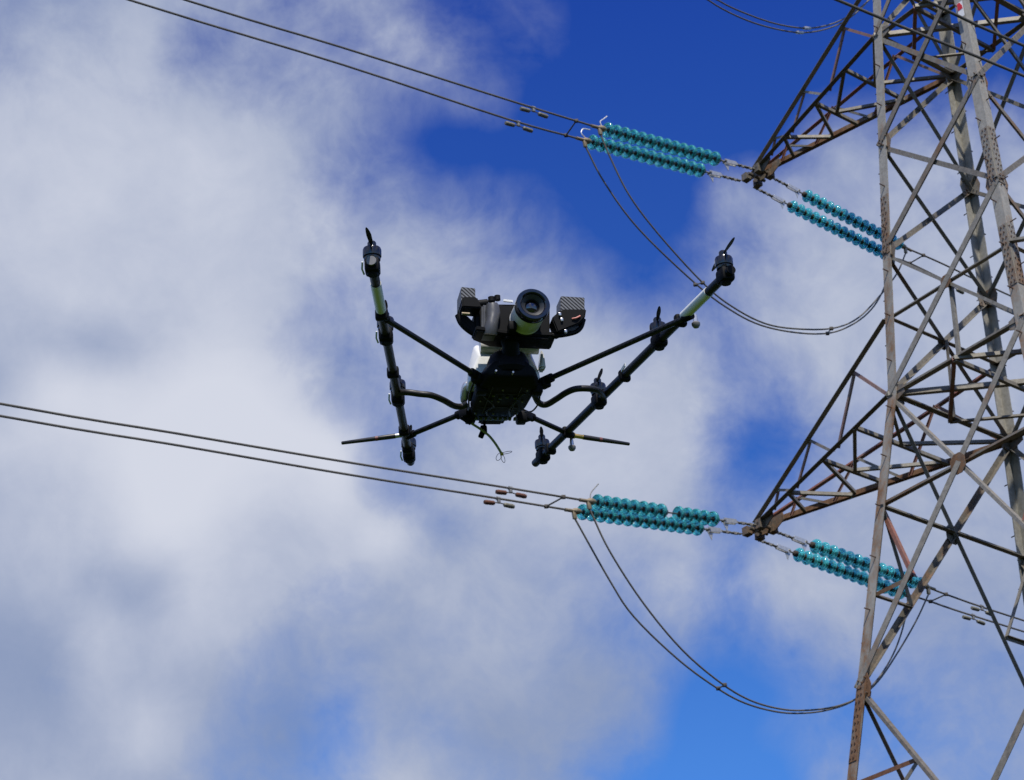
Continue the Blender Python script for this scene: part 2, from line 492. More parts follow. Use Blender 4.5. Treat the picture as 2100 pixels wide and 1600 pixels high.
# ------------------------------------------------------------------ lattice tower
S = 0.72
TCX, TCY = 10.2281 * S, 35.0086 * S
YAW = -0.927426
AX = V((math.cos(YAW), math.sin(YAW), 0))              # cross-arm axis (arms point along -AX and +AX)
LX = V((-math.sin(YAW), math.cos(YAW), 0))             # line axis
Z0, Z1, Z2, Z3, Z4, Z5 = 30.0, 26.9127, 24.0738, 20.5937, 14.30, 5.4
W0, W3, W4 = 1.28003, 1.81721, 2.74
ZG = -1.6 / S
def width(z):
    if z >= Z3: return W3 + (W0 - W3) * (z - Z3) / (Z0 - Z3)
    return W3 + (W4 - W3) * (Z3 - z) / (Z3 - Z4)
def corner(i, j, z):
    w = width(z) * S
    return V((TCX, TCY, CAM.z + z * S)) + AX * (i * w) + LX * (j * w)

tower = empty('lattice_tower', Matrix.Translation((TCX, TCY, 0)))
tag(tower, 'tall rust-streaked grey steel lattice tower carrying cross-arms and cables', 'pylon')

def steel(mb, name, parent, rust=None, primer=0.0, label=None):
    o = mb.build(name, M_STEEL, parent, world=True, smooth=False)
    r = random.uniform(.15, .6) if rust is None else rust
    age = random.uniform(.0, .10) if name == 'corner_leg' else random.uniform(.45, .95)
    o.color = (r, primer, age, 1)
    if label: o['label'] = label
    return o

LEGW, LEGT = .165, .018
ZTOP = 47.0
def leg(i, j, rust):
    mb = MB()
    for za, zb in ((ZG, Z3), (Z3, ZTOP)):
        p, q = corner(i, j, za), corner(i, j, zb)
        d = (q - p).normalized(); u_, v_ = -AX * i, -LX * j
        sec = [(0, 0), (LEGW, 0), (LEGW, LEGT), (LEGT, LEGT), (LEGT, LEGW), (0, LEGW)]
        b = bmesh.new()
        A = [b.verts.new(p + u_ * x + v_ * y) for x, y in sec]; B = [b.verts.new(q + u_ * x + v_ * y) for x, y in sec]
        b.faces.new(A); b.faces.new(B)
        for k_ in range(6): b.faces.new((A[k_], A[(k_ + 1) % 6], B[(k_ + 1) % 6], B[k_]))
        bmesh.ops.recalc_face_normals(b, faces=b.faces)
        mb.add(b)
    o = steel(mb, 'corner_leg', tower, rust)
    # step bolts up the leg
    sb = MB()
    z = Z4 + 1; k_ = 0
    while z < Z0 + 3:
        p = corner(i, j, z)
        dirn = -AX * i if k_ % 2 else -LX * j
        out = -V((dirn.y, -dirn.x, 0)); 
        c = corner(0, 0, z)
        nrm = (LX * j) if k_ % 2 else (AX * i)
        a_ = p + dirn * LEGW * .6
        sb.tube([a_, a_ + nrm * .11], .010, 6)
        z += .55; k_ += 1
    s_ = sb.build('step_bolts', M_BOLT, o, world=True)
    # splice plates with bolt heads where the leg lengths join
    for zs in (Z1 - 2.15, Z3 - 7.0, Z2 - 1.9):
        if (i, j, zs) == (-1, -1, Z2 - 1.9): continue
        pl, bo = MB(), MB()
        for dirn, nrm in ((-AX * i, LX * j), (-LX * j, AX * i)):
            p, q = corner(i, j, zs - .75), corner(i, j, zs + .75)
            w = LEGW - .012
            pl.prism([p + dirn * .006 + nrm * .006, p + dirn * w + nrm * .006, q + dirn * w + nrm * .006, q + dirn * .006 + nrm * .006], nrm, .010)
            for k2 in range(11):
                for e in (.3, .7):
                    c_ = p.lerp(q, (k2 + .5) / 11) + dirn * w * (e + (.08 if k2 % 2 else -.08)) + nrm * .016
                    bo.tube([c_ - nrm * .008, c_ + nrm * .010], .012, 6)
        steel(pl, 'splice_plate', o, min(rust + .1, .8))
        bo.build('splice_bolts', M_BOLT, o, world=True)
    return o
LEGS = {}
LEGS[(-1, -1)] = leg(-1, -1, .45)
LEGS[(-1, 1)] = leg(-1, 1, .04)
LEGS[(1, -1)] = leg(1, -1, .40)
LEGS[(1, 1)] = leg(1, 1, .3)

FACES = [((-1, -1), (1, -1), -LX), ((-1, -1), (-1, 1), -AX), ((1, -1), (1, 1), AX), ((-1, 1), (1, 1), LX)]
LEVELS = [Z5, Z4, Z3, Z2, Z1, Z0, 33.2, 36.2, 39.2, 42.2, 44.8, ZTOP]

def lerp_nodes(a, b, t): return a.lerp(b, t)
def xcross(p0, p1, q0, q1):
    """crossing of the diagonals p0-q1 and q0-p1 of a symmetric trapezoid panel"""
    w0, w1 = (q0 - p0).length, (q1 - p1).length
    return p0.lerp(q1, w0 / (w0 + w1))

def brace(p, q, w, n, off, name='diagonal_brace', rust=None, primer=0.0, flip=False, parent=None, inward=None):
    n = V(n)
    mb = MB().angle(V(p) + n * off, V(q) + n * off, w, max(.007, w * .1), n, flip, inward)
    return steel(mb, name, parent or tower, rust, primer)

def hbrace(p, q, w, n, inset, outer=False):
    # horizontal tie: flat flange underneath, the upright one on the inner side
    t = (q - p).normalized().cross(V((0, 0, -1)))
    brace(p - n * inset, q - n * inset, w, (0, 0, -1), 0, 'horizontal_brace', rust=random.uniform(.2, .45), flip=(t.dot(n) < 0) != outer)

for fi, (A, B, n) in enumerate(FACES):
    for k_ in range(len(LEVELS) - 1):
        za, zb = LEVELS[k_], LEVELS[k_ + 1]
        p0, p1, q0, q1 = corner(*A, za), corner(*A, zb), corner(*B, za), corner(*B, zb)
        w = (.10 if fi == 0 else .085) if za < Z0 else .08
        red = {0: .35, 1: .2, 2: .3, 3: .15}[fi]
        brace(p0, q1, w, n, .012, rust=red + random.uniform(-.1, .15))
        if za <= Z3 and fi == 0:      # the lower panels have these angles turned: narrow flange out, wide one inward
            brace(q0, p1, .05, n, -.030, rust=.25, flip=True, inward=.10)
        else:
            brace(q0, p1, w * .8, n, -.030, rust=red + random.uniform(-.1, .3), flip=True)
        ctr = xcross(p0, p1, q0, q1)
        t = (ctr.z - p0.z) / (p1.z - p0.z)
        zc = za + (zb - za) * t
        # gusset where the diagonals cross in the wide panels
        if za <= Z3:
            gs = .13 if za < Z3 else .09
            dv = (q0 - p0).normalized(); up = n.cross(dv)
            steel(MB().prism([ctr + dv * gs * a_ + up * gs * b_ * 1.2 + n * .002 for a_, b_ in ((-1, -.5), (-.4, -1), (.4, -1), (1, -.5), (1, .5), (.4, 1), (-.4, 1), (-1, .5))], n, .012),
                  'gusset_plate', tower, .70 if fi == 0 else .4)
        # ties at cross-arm chord levels and at the crossings of the tall panels
        if za in (Z3, Z0, 39.2):
            pc, qc = corner(*A, zc), corner(*B, zc)
            hbrace(pc, qc, .07, n, .055, fi in (1, 3))
            hbrace(p0, q0, .10, n, .060, fi in (1, 3))
            if za == Z3:
                mid = p0.lerp(q0, .5)
                brace(ctr, mid, .055, n, -.085, 'redundant_brace', rust=.05)
        if za == Z4:
            pc, qc = corner(*A, zc), corner(*B, zc)
            hbrace(pc, qc, .085, n, .055, fi in (1, 3))
            zq = (zc + za) / 2
            for (L0, La, Lb, dgo) in ((A, p0, q1, 0), (B, q0, p1, 0)):
                cq, cc = corner(*L0, zq), corner(*L0, zc)
                dq = La.lerp(Lb, (zq - za) / (zb - za))
                brace(cq, dq, .06, n, -.075, 'redundant_brace', rust=.4)
                brace(cc, dq, .06, n, -.095, 'redundant_brace', rust=.3, primer=.85 if fi in (0, 2) else 0)
        if za == Z5:
            zq = zb - (zb - zc) * .52
            zr = zb - (zb - zc) * 1.0
            for (L0, La, Lb) in ((A, p1, q0), (B, q1, p0)):
                cq, cr_ = corner(*L0, zq), corner(*L0, zr)
                dq = La.lerp(Lb, (zb - zq) / (zb - za))
                brace(cq, dq, .06, n, -.075, 'redundant_brace', rust=.6, primer=.3)
                brace(cr_, dq, .06, n, -.095, 'redundant_brace', rust=.2)
    # bottom panel: inverted V down to the footings
    p0, p1, q0, q1 = corner(*A, ZG), corner(*A, Z5), corner(*B, ZG), corner(*B, Z5)
    md = p1.lerp(q1, .5)
    brace(p1, q1, .10, n, -.05, 'horizontal_brace')
    brace(p0, md, .10, n, .012)
    brace(q0, md, .10, n, .012)

# plan bracing across the body at the cross-arm levels
for zl in (Z3, Z0):
    c4 = [corner(-1, -1, zl), corner(1, -1, zl), corner(1, 1, zl), corner(-1, 1, zl)]
    mids = [c4[k_].lerp(c4[(k_ + 1) % 4], .5) for k_ in range(4)]
    for k_ in range(4):
        brace(mids[k_], mids[(k_ + 1) % 4], .06, (0, 0, -1), .045, 'plan_brace', rust=.3, primer=.8 if k_ % 2 else 0)
    brace(c4[0], c4[2], .075, (0, 0, -1), .02, 'plan_brace', rust=.25)
    brace(mids[0], mids[2], .06, (0, 0, -1), .07, 'plan_brace', rust=.3)
zc_ = corner(0, 0, Z3)

def chord_level(za):
    """height of the crossing in the panel above level za, where the upper chords land"""
    k_ = LEVELS.index(za); zb = LEVELS[k_ + 1]
    wa, wb = width(za), width(zb)
    return za + (zb - za) * wa / (wa + wb)

def cross_arm(za, along, side):
    zu = chord_level(za)
    tip = V((TCX, TCY, CAM.z + za * S)) + AX * (along * S)
    mb = MB()
    # tip: two plates and hanger brackets
    e = AX * (1 if along > 0 else -1)
    for sgn in (-1, 1):
        mb.prism([tip - e * .48 + LX * sgn * .12 + V((0, 0, .10)), tip + e * .12 + LX * sgn * .06 + V((0, 0, .03)), tip + e * .14 + LX * sgn * .06 - V((0, 0, .12)),
                  tip - e * .30 + LX * sgn * .10 - V((0, 0, .16)), tip - e * .5 + LX * sgn * .12 - V((0, 0, .04))], LX, .016)
        mb.box(tip + LX * sgn * .14 - e * .20 - V((0, 0, .08)), (.12, .12, .16), Quaternion((0, 0, 1), YAW).to_matrix())
        mb.box(tip + LX * sgn * .14 + e * .12 - V((0, 0, .08)), (.12, .12, .14), Quaternion((0, 0, 1), YAW).to_matrix())
    mb.tube([tip - LX * .2 - V((0, 0, .08)), tip + LX * .2 - V((0, 0, .08))], .03, 8)
    mb.tube([tip - LX * .2 - e * .2 - V((0, 0, .08)), tip + LX * .2 - e * .2 - V((0, 0, .08))], .03, 8)
    arm = steel(mb, 'cross_arm', tower, .45)
    arm.color = (.45, 0, 1, 1)
    lows, ups = [], []
    for j in (-1, 1):
        b = corner(side, j, za); a_ = corner(side, j, zu)
        st = tip + LX * j * .07
        lows.append((st, b)); ups.append((st + V((0, 0, .06)), a_))
        far_ = j == 1
        brace(st, b, .085, (0, 0, -1), .005, 'chord', rust=.8 if far_ else .2, parent=arm, flip=(side < 0) != far_)
        brace(st + V((0, 0, .06)), a_, .085, (0, 0, -1), .010, 'chord', rust=.3, primer=.9 if far_ else 0, parent=arm, flip=side < 0)
    def lace(p, q, w=.055, n=(0, 0, -1), off=.0, **k): brace(p, q, w, n, off, 'lacing', parent=arm, **k)
    L_ = lambda k_, t: lows[k_][0].lerp(lows[k_][1], t)
    U_ = lambda k_, t: ups[k_][0].lerp(ups[k_][1], t)
    # bottom plane
    lace(L_(0, .27), L_(1, .19), rust=.1); lace(L_(0, .27), L_(1, .40), off=.012, rust=.2); lace(L_(0, .53), L_(1, .40), off=-.02, rust=.1)
    for ta, tb in ((.53, .77), (.77, 1.0)):
        lace(L_(0, ta), L_(1, ta), .06, off=.012, rust=.1)
        md = L_(0, ta).lerp(L_(1, ta), .5)
        lace(md, L_(0, tb), off=.024, rust=.1); lace(md, L_(1, tb), off=-.02, rust=.15)
    # side planes between lower and upper chords
    for k_, j in ((0, -1), (1, 1)):
        n = LX * j
        at_ = (.175, .43, .76)
        pr = .7 if k_ else .55
        lace(U_(k_, at_[0]), L_(k_, .30), .045, n, -.03, rust=.3)
        lace(U_(k_, at_[0]), L_(k_, .14), .035, n, -.045, rust=.3, primer=pr)
        lace(U_(k_, at_[1]), L_(k_, .60), .045, n, -.03, rust=.3)
        lace(U_(k_, at_[1]), L_(k_, .32), .035, n, -.045, rust=.3, primer=pr)
        lace(U_(k_, at_[2]), L_(k_, 1.0), .05, n, -.03, rust=.3, primer=.5)
        lace(U_(k_, at_[2]), L_(k_, .63), .04, n, -.045, rust=.3, primer=pr)
    return tip
ALONG0, ALONG3, ALONGT = 6.68, 7.76, 6.0
TIP_UP = cross_arm(Z0, -ALONG0, -1)
TIP_LOW = cross_arm(Z3, -ALONG3, -1)
TIP_TOP = cross_arm(39.2, -ALONGT, -1)
TIP_R_LOW = cross_arm(Z3, ALONG3, 1)
TIP_R_UP = cross_arm(Z0, ALONG0, 1)
# gussets behind the legs at the cross-arm levels
for (i, j) in ((-1, 1), (1, 1), (1, -1), (-1, -1)):
    for zl, h_ in ((Z0, .15), (Z3, .17)):
        p = corner(i, j, zl)
        for dirn in (-AX * i, -LX * j):
            n = LX * j if abs(dirn.dot(AX)) > .5 else AX * i
            steel(MB().prism([p - n * .03 + dirn * .03 + V((0, 0, -h_)), p - n * .03 + dirn * .30 + V((0, 0, -h_ * .4)), p - n * .03 + dirn * .30 + V((0, 0, h_ * .4)), p - n * .03 + dirn * .03 + V((0, 0, h_))], n, .012), 'gusset_plate', tower, .45)
# bolted gussets where diagonals land on the legs
for fi, (A, B, n) in enumerate(FACES):
    for zl in (Z1, Z2, Z4):
        for P0, P1 in ((A, B), (B, A)):
            p = corner(*P0, zl); dirn = (corner(*P1, zl) - p).normalized()
            mb = MB().prism([p - n * .024 + dirn * .02 + V((0, 0, -.15)), p - n * .024 + dirn * .20 + V((0, 0, -.17)), p - n * .024 + dirn * .25 + V((0, 0, 0)), p - n * .024 + dirn * .20 + V((0, 0, .17)), p - n * .024 + dirn * .02 + V((0, 0, .15))], n, .010)
            for a_, b_ in ((.05, -.09), (.05, .09), (.11, -.05), (.11, .05), (.17, -.11), (.17, .11)):
                c_ = p + dirn * a_ + V((0, 0, b_))
                mb.tube([c_ - n * .05, c_ + n * .020], .013, 6)
            steel(mb, 'gusset_plate', tower, .5)
# concrete footings
M_CONC = simple('concrete', (0.33, 0.32, 0.30), .9, 0, .15, 12)
for (i, j) in ((-1, 1), (1, 1), (1, -1), (-1, -1)):
    p = corner(i, j, ZG)
    MB().box((p.x, p.y, .12), (.7, .7, .5), bevel=.03).build('footing', M_CONC, tower, world=True)

# small red and white marker plate on the near leg
def marker_plate():
    n = -LX
    p = on_plane(1970, 20, corner(1, -1, Z1) + n * .02, n)
    o = empty('marker_plate', Matrix.Translation(p))
    tag(o, 'small red and white marker plate fixed high on the nearest tower leg', 'sign')
    x_, y_ = -AX, V((0, 0, 1))
    def pl(pts, name, m_, off):
        MB().prism([p + x_ * a_ + y_ * b_ + n * off for a_, b_ in pts], n, .004).build(name, m_, o, world=True, smooth=False)
    pl([(-.055, -.15), (.055, -.15), (.055, .15), (-.055, .15)], 'plate', M_WHITE, .0)
    pl([(-.045, .0), (.05, .0), (.05, .14), (.0, .14), (-.04, .06)], 'red_panel', M_RED, .004)
marker_plate()

# ------------------------------------------------------------------ insulator strings
PITCHD, ND, CHAIN = .2, 14, 1.02
def build_string():
    root = empty('insulator_string')
    # link chain from the arm tip
    ch = MB()
    x = 0.0; k_ = 0
    while x < .46:
        if k_ % 2: ch.box((x + .05, 0, 0), (.11, .02, .055), bevel=.006)
        else: ch.box((x + .05, 0, 0), (.11, .055, .02), bevel=.006)
        ch.tube([(x + .1, -.035, 0), (x + .1, .035, 0)], .016, 8)
        x += .10; k_ += 1
    ch.build('link_chain', M_FIT, root)
    MB().tube([(.78, 0, 0), (CHAIN - .1, 0, 0)], .017, 8).build('link_rod', M_FIT, root)
    MB().tube([(.80, -.05, 0), (.80, .05, 0)], .02, 8).build('pivot_pin', M_FIT, root)
    sp = MB()
    for sy in (-.028, .028):
        sp.prism([(.50, sy, -.035), (.80, sy, -.05), (.82, sy, .045), (.52, sy, .045)], (0, 1, 0), .012, .003)
    sp.prism([(.70, 0, -.04), (.84, 0, -.04), (.77, 0, -.20)], (0, 1, 0), .010, .003)
    sp.build('sag_plate', M_ALU, root)
    pins = MB()
    pins.tube([(CHAIN - .12, 0, 0), (CHAIN + PITCHD * (ND - 1) + .16, 0, 0)], .013, 8)
    pins.build('pin', M_CAP, root)
    # one glass disc along +x (cap towards the tower)
    RM = Matrix.Rotation(math.radians(90), 4, 'Y')
    prof = [(.050, -.014), (.078, -.024), (.108, -.016), (.128, .010), (.136, .038), (.132, .062), (.122, .074), (.112, .074), (.106, .058),
            (.098, .044), (.092, .058), (.084, .060), (.076, .040), (.066, .038), (.056, .044), (.050, .036), (.046, .0), (.050, -.014)]
    gm = MB().lathe(prof, RM, 28)
    disc0 = gm.build('disc', M_GLASS, root, sharp=60)
    cp = MB().lathe([(0, -.098), (.026, -.098), (.054, -.080), (.060, -.046), (.058, -.018), (.044, -.006), (.042, .036), (.026, .05), (.0, .05)], RM, 16)
    cap0 = cp.build('cap', M_CAP, disc0)
    disc0.location.x = CHAIN
    for k_ in range(1, ND):
        dk = disc0.copy(); COL.objects.link(dk); dk.parent = root; dk.location = (CHAIN + PITCHD * k_, 0, 0)
        ck = cap0.copy(); COL.objects.link(ck); ck.parent = dk
    xe = CHAIN + PITCHD * (ND - 1) + .12
    cl = MB()
    cl.lathe([(0, -.02), (.04, -.02), (.055, .03), (.05, .10), (.03, .14), (.03, .30), (.0, .30)], Matrix.Translation((xe, 0, 0)) @ RM, 14)
    cl.box((xe + .12, 0, -.08), (.07, .05, .14), bevel=.012)
    cl.build('dead_end_clamp', M_BRASS, root)
    return root
STR_LEN = CHAIN + PITCHD * (ND - 1)
STRING0 = build_string()
ORDER = []
def place_string(first, start, last, label, horn=None, missing=None):
    o = STRING0 if first else copy_tree(STRING0)
    o.name = 'insulator_string'
    d = last - start
    sc_ = d.length / STR_LEN
    o.matrix_basis = frame(start, d) @ Matrix.Scale(sc_, 4)
    tag(o, label, 'insulator', 'glass disc insulator strings at the cross-arm tips')
    if missing is not None:
        ds = sorted([c for c in o.children if c.name.startswith('disc')], key=lambda c: c.location.x)
        for c in list(ds[missing].children): bpy.data.objects.remove(c)
        bpy.data.objects.remove(ds[missing])
    if horn:
        xe = CHAIN + PITCHD * (ND - 1) + .14
        pts = [(xe + a_, b_, c_) for a_, b_, c_ in horn]
        MB().tube(catmull(pts, 4), .013, 7).build('arcing_horn', M_HORN if len(horn) > 3 else M_FIT, o)
    return o, o.matrix_basis @ V((STR_LEN + .27, 0, 0)), o.matrix_basis @ V((STR_LEN + .24, 0, -.14))

def delta_for(tip, pin, pout):
    """spacing of the twin strings: half-offset along the arm that makes both ends the same height"""
    lo, hi = 0.0, 1.2
    f = lambda d: on_plane(*pin, tip + AX * d, AX).z - on_plane(*pout, tip - AX * d, AX).z
    a_, b_ = f(lo), f(hi)
    if a_ * b_ > 0: return .2
    for _ in range(40):
        m_ = (lo + hi) / 2
        if f(lo) * f(m_) <= 0: hi = m_
        else: lo = m_
    return (lo + hi) / 2

SETS = []   # (tip, label arm, left inner last, left outer last, right inner last, right outer last)
D_UP = delta_for(TIP_UP, (1250, 268), (1219, 293))
D_LOW = delta_for(TIP_LOW, (1229, 1031), (1199, 1051))
print('twin half spacing', round(D_UP, 3), round(D_LOW, 3))
print('tips', TIP_UP, TIP_LOW)
def strings_for(tip, d, pix, names, horns, miss):
    res = []
    for k_, (X, Y) in enumerate(pix):
        sgn = 1 if k_ % 2 == 0 else -1
        pl = tip + AX * sgn * d
        sidev = -LX if k_ < 2 else LX
        last = on_plane(X, Y, pl, AX)
        start = tip + AX * (sgn * min(d, .22) - .05) + sidev * .16 - V((0, 0, .08))
        first = not ORDER
        ORDER.append(1)
        res.append(place_string(first, start, last, names[k_], horns[k_], miss[k_]) + (pl,))
    return res
H_CURL = [(.02, 0, .03), (.13, .0, .13), (.06, 0, .24), (-.10, 0, .26)]
H_CURL2 = [(.02, 0, .03), (.04, 0, .14), (-.06, 0, .22), (-.16, 0, .30)]
H_ROD = [(.04, 0, .04), (.0, 0, .16), (-.2, .0, .34)]
# place copies first, keep the master for the very first one
S_UP = strings_for(TIP_UP, D_UP, [(1250, 268), (1219, 293), (1840, 499), (1812, 519)],
    ['upper arm insulator string left of the arm tip, higher of that pair', 'upper arm insulator string left of the arm tip, lower of that pair',
     'upper arm insulator string slanting down right behind the tower leg, higher of that pair', 'upper arm insulator string slanting down right to the tower leg, lower of that pair'],
    [None, None, None, None], [None] * 4)
S_LOW = strings_for(TIP_LOW, D_LOW, [(1229, 1031), (1199, 1051), (1884, 1197), (1844, 1214)],
    ['lower arm insulator string with one disc missing, left of the arm tip', 'complete lower arm insulator string left of the arm tip, under the gapped one',
     'lower arm insulator string crossing behind the rusty leg, higher of that pair', 'lower arm insulator string crossing behind the rusty leg, lower of that pair'],
    [None, None, None, None], [5, None, None, None])
def horn(entry, shape, m_):
    xe = STR_LEN + .14
    MB().tube(catmull([(xe + a_, b_, c_) for a_, b_, c_ in shape], 4), .010, 7).build('arcing_horn', m_, entry[0])
horn(S_UP[0], H_CURL2, M_HORN); horn(S_UP[1], H_CURL, M_HORN); horn(S_LOW[0], H_ROD, M_FIT)

# ------------------------------------------------------------------ conductors and jumpers
def cable(name, pts, r, label, cat, group):
    o = MB().tube(pts, r, 8).build(name, M_COND)
    tag(o, label, cat, group)
    return o
def span(start, pl, pix, label, sidev, nx=60.0, r=.017):
    """twin-line conductor: through the sighted points in its vertical plane, then on with the same sag curve"""
    P = [start] + [on_plane(X, Y, pl, AX) for X, Y in pix]
    a_, b_ = P[-2], P[-1]
    d = (b_ - a_).normalized()
    ext = []
    d0_ = V((sidev.x, sidev.y, 0)); sl = d.z / max(1e-6, d.dot(d0_))
    for k_ in range(1, 9):
        s_ = nx * k_ / 8
        ext.append(b_ + d0_ * s_ + V((0, 0, sl * s_ + .0025 * s_ * s_)))
    o = cable('conductor', catmull(P + ext, 4), r, label, 'power cable', 'twin conductors of the power line')
    return P
GC = 'twin conductors of the power line'
C_UP0 = span(S_UP[0][1], S_UP[0][3], [(1070, 214), (700, 97), (380, 0)], 'upper left power cable, higher of the twin pair reaching the sky top', -LX)
C_UP1 = span(S_UP[1][1], S_UP[1][3], [(1040, 244), (700, 132), (265, 0)], 'upper left power cable, lower of the twin pair reaching the sky top', -LX)
C_LO0 = span(S_LOW[0][1], S_LOW[0][3], [(1000, 994), (700, 946), (350, 887), (0, 828)], 'lower left power cable below the drone, higher of its twin pair', -LX)
C_LO1 = span(S_LOW[1][1], S_LOW[1][3], [(1000, 1019), (700, 971), (350, 911), (0, 853)], 'lower left power cable below the drone, lower of its twin pair', -LX)
C_UR0 = span(S_UP[2][1], S_UP[2][3], [(1937, 543), (2081, 611)], 'right power cable from the upper arm, higher of the twin pair behind the tower', LX)
C_UR1 = span(S_UP[3][1], S_UP[3][3], [(1866, 540), (1954, 583), (2005, 607)], 'right power cable from the upper arm, lower of the twin pair behind the tower', LX)
C_LR0 = span(S_LOW[2][1], S_LOW[2][3], [(1940, 1219), (2100, 1273)], 'right power cable from the lower arm, higher of the twin pair low on the right', LX)
C_LR1 = span(S_LOW[3][1], S_LOW[3][3], [(1900, 1231), (2040, 1277)], 'right power cable from the lower arm, lower of the twin pair low on the right', LX)
# twin conductors of the far-side circuit cross in front of the tower top
for k_, (pix, nm) in enumerate((([(2100, 156), (1717, 0)], 'dark power cable crossing in front of the tower top, left one of two'),
                                ([(2100, 94), (1897, 0)], 'dark power cable crossing in front of the tower top, right one of two'))):
    pl = TIP_R_LOW + AX * (-.2 if k_ == 0 else .2)
    span(TIP_R_LOW + AX * (-.2 if k_ == 0 else .2) - V((0, 0, .1)), pl, pix, nm, -LX)

def jumper(a_, b_, pl, pix, label, r=.015):
    P = [a_] + [on_plane(X, Y, pl, AX) for X, Y in pix] + ([b_] if b_ is not None else [])
    cable('jumper_cable', catmull(P, 5), r, label, 'jumper cable', 'slack jumper loops under the cross-arms')
    return P
jumper(S_UP[1][2], S_UP[3][2], S_UP[1][3], [(1240, 375), (1310, 470), (1430, 585), (1500, 637), (1560, 667), (1630, 682), (1695, 684), (1740, 670), (1780, 642), (1808, 602)],
       'upper arm jumper loop, outer of two, hanging from the lower left string end')
jumper(S_UP[0][2], S_UP[2][2], S_UP[0][3], [(1250, 320), (1290, 400), (1350, 480), (1440, 579), (1500, 628), (1570, 664), (1640, 675), (1710, 673), (1760, 652), (1805, 606), (1840, 560)],
       'upper arm jumper loop, inner of two, hanging from the higher left string end')
jumper(S_LOW[1][2], S_LOW[3][2], S_LOW[1][3], [(1250, 1190), (1300, 1265), (1390, 1352), (1470, 1411), (1530, 1443), (1600, 1461), (1660, 1462), (1710, 1453), (1750, 1437), (1790, 1405), (1825, 1355), (1848, 1300)],
       'lower arm jumper loop, outer of two, hanging from the lower left string end')
jumper(S_LOW[0][2], S_LOW[2][2], S_LOW[0][3], [(1250, 1130), (1320, 1238), (1400, 1334), (1480, 1402), (1540, 1437), (1600, 1454), (1650, 1457), (1710, 1450), (1760, 1431), (1800, 1398), (1840, 1340), (1878, 1275)],
       'lower arm jumper loop, inner of two, hanging from the higher left string end')
JT = []
for k_, (pix, nm) in enumerate((([(1390, -55), (1455, 2), (1520, 37), (1580, 57), (1640, 67), (1690, 61), (1735, 42), (1775, 8), (1800, -30)], 'jumper loop at the very top of the sky, lower of two'),
                                ([(1410, -50), (1475, 2), (1540, 32), (1600, 51), (1655, 58), (1700, 51), (1740, 33), (1785, -2), (1815, -40)], 'jumper loop at the very top of the sky, higher of two'))):
    pl = TIP_TOP + AX * (-.18 if k_ == 0 else .18)
    s_ = TIP_TOP + AX * (-.18 if k_ == 0 else .18)
    P = jumper(s_ - LX * 3.6 - V((0, 0, .9)), s_ + LX * 3.6 - V((0, 0, 1.2)), pl, pix, nm)
    j = P[5]; d = (P[6] - P[4]).normalized()
    o = empty('jumper_joint', frame(j, d)); tag(o, 'bright sleeve on the %s jumper loop at the sky top' % ('lower' if k_ == 0 else 'higher'), 'cable sleeve', 'bright sleeves on the top jumper loop')
    MB().tube([(-.10, 0, 0), (.10, 0, 0)], .030, 10).build('sleeve', M_ALU, o)
    MB().tube([(-.02, 0, -.03), (-.02, 0, .04)], .014, 8).build('bolt', M_FIT, o)

# vibration dampers
def build_damper():
    o = empty('vibration_damper')
    b = MB(); b.box((0, 0, -.035), (.05, .04, .09), bevel=.01); b.tube([(-.03, 0, 0), (.03, 0, 0)], .03, 10)
    b.build('clamp', M_FIT, o)
    MB().tube([(-.18, 0, -.085), (0, 0, -.07), (.18, 0, -.085)], .009, 6).build('messenger_wire', M_COND, o)
    for sg in (-1, 1):
        MB().lathe([(0, 0), (.022, .004), (.034, .02), (.036, .16), (.030, .19), (0, .195)], frame(V((sg * .085, 0, -.088)), V((sg, 0, -.04))) @ Matrix.Rotation(math.radians(90), 4, 'Y'), 14).build('weight', M_WGT, o)
    return o
DAMP0 = build_damper()
def put_damper(first, P, X, label, rusty=(), dy=0.0):
    """on a conductor given by its sighted points P, where it passes photo column X"""
    best = None
    Q = catmull(P, 10)
    for a_, b_ in zip(Q, Q[1:]):
        rel = a_ - CAM; xa = 1050 + rel.dot(RGT) / rel.dot(FWD) * FPX
        if best is None or abs(xa - X) < best[0]: best = (abs(xa - X), a_, (b_ - a_).normalized())
    o = DAMP0 if first else copy_tree(DAMP0)
    d = best[2]
    if d.x < 0: d = -d
    o.matrix_basis = frame(best[1], d)
    tag(o, label, 'damper', 'dumbbell vibration dampers on the conductors')
    if rusty:
        ws = sorted([c for c in o.children if c.name.startswith('weight')], key=lambda c: c.name)
        for k_ in rusty:
            me = ws[k_].data.copy(); me.materials.clear(); me.materials.append(M_WGTR); ws[k_].data = me
            ws[k_]['label'] = 'rust-red damper weight'
put_damper(True, C_UP0, 1083, 'vibration damper on the higher upper left cable, between the strings and the cloud')
put_damper(False, C_UP1, 1055, 'vibration damper on the lower of the two upper left cables')
put_damper(False, C_LO0, 1045, 'rust-red vibration damper with both weights rusty, on the higher lower left cable', (0, 1))
put_damper(False, C_LO1, 1022, 'vibration damper with one rusty and one grey weight, on the lower left cable', (0,))
put_damper(False, C_LR0, 2016, 'vibration damper on the higher right cable, beside a tower diagonal')
put_damper(False, C_LR1, 1989, 'vibration damper on the lower right cable, below its twin')
put_damper(False, C_UR1, 1957, 'vibration damper seen through the tower behind the crossed diagonals')

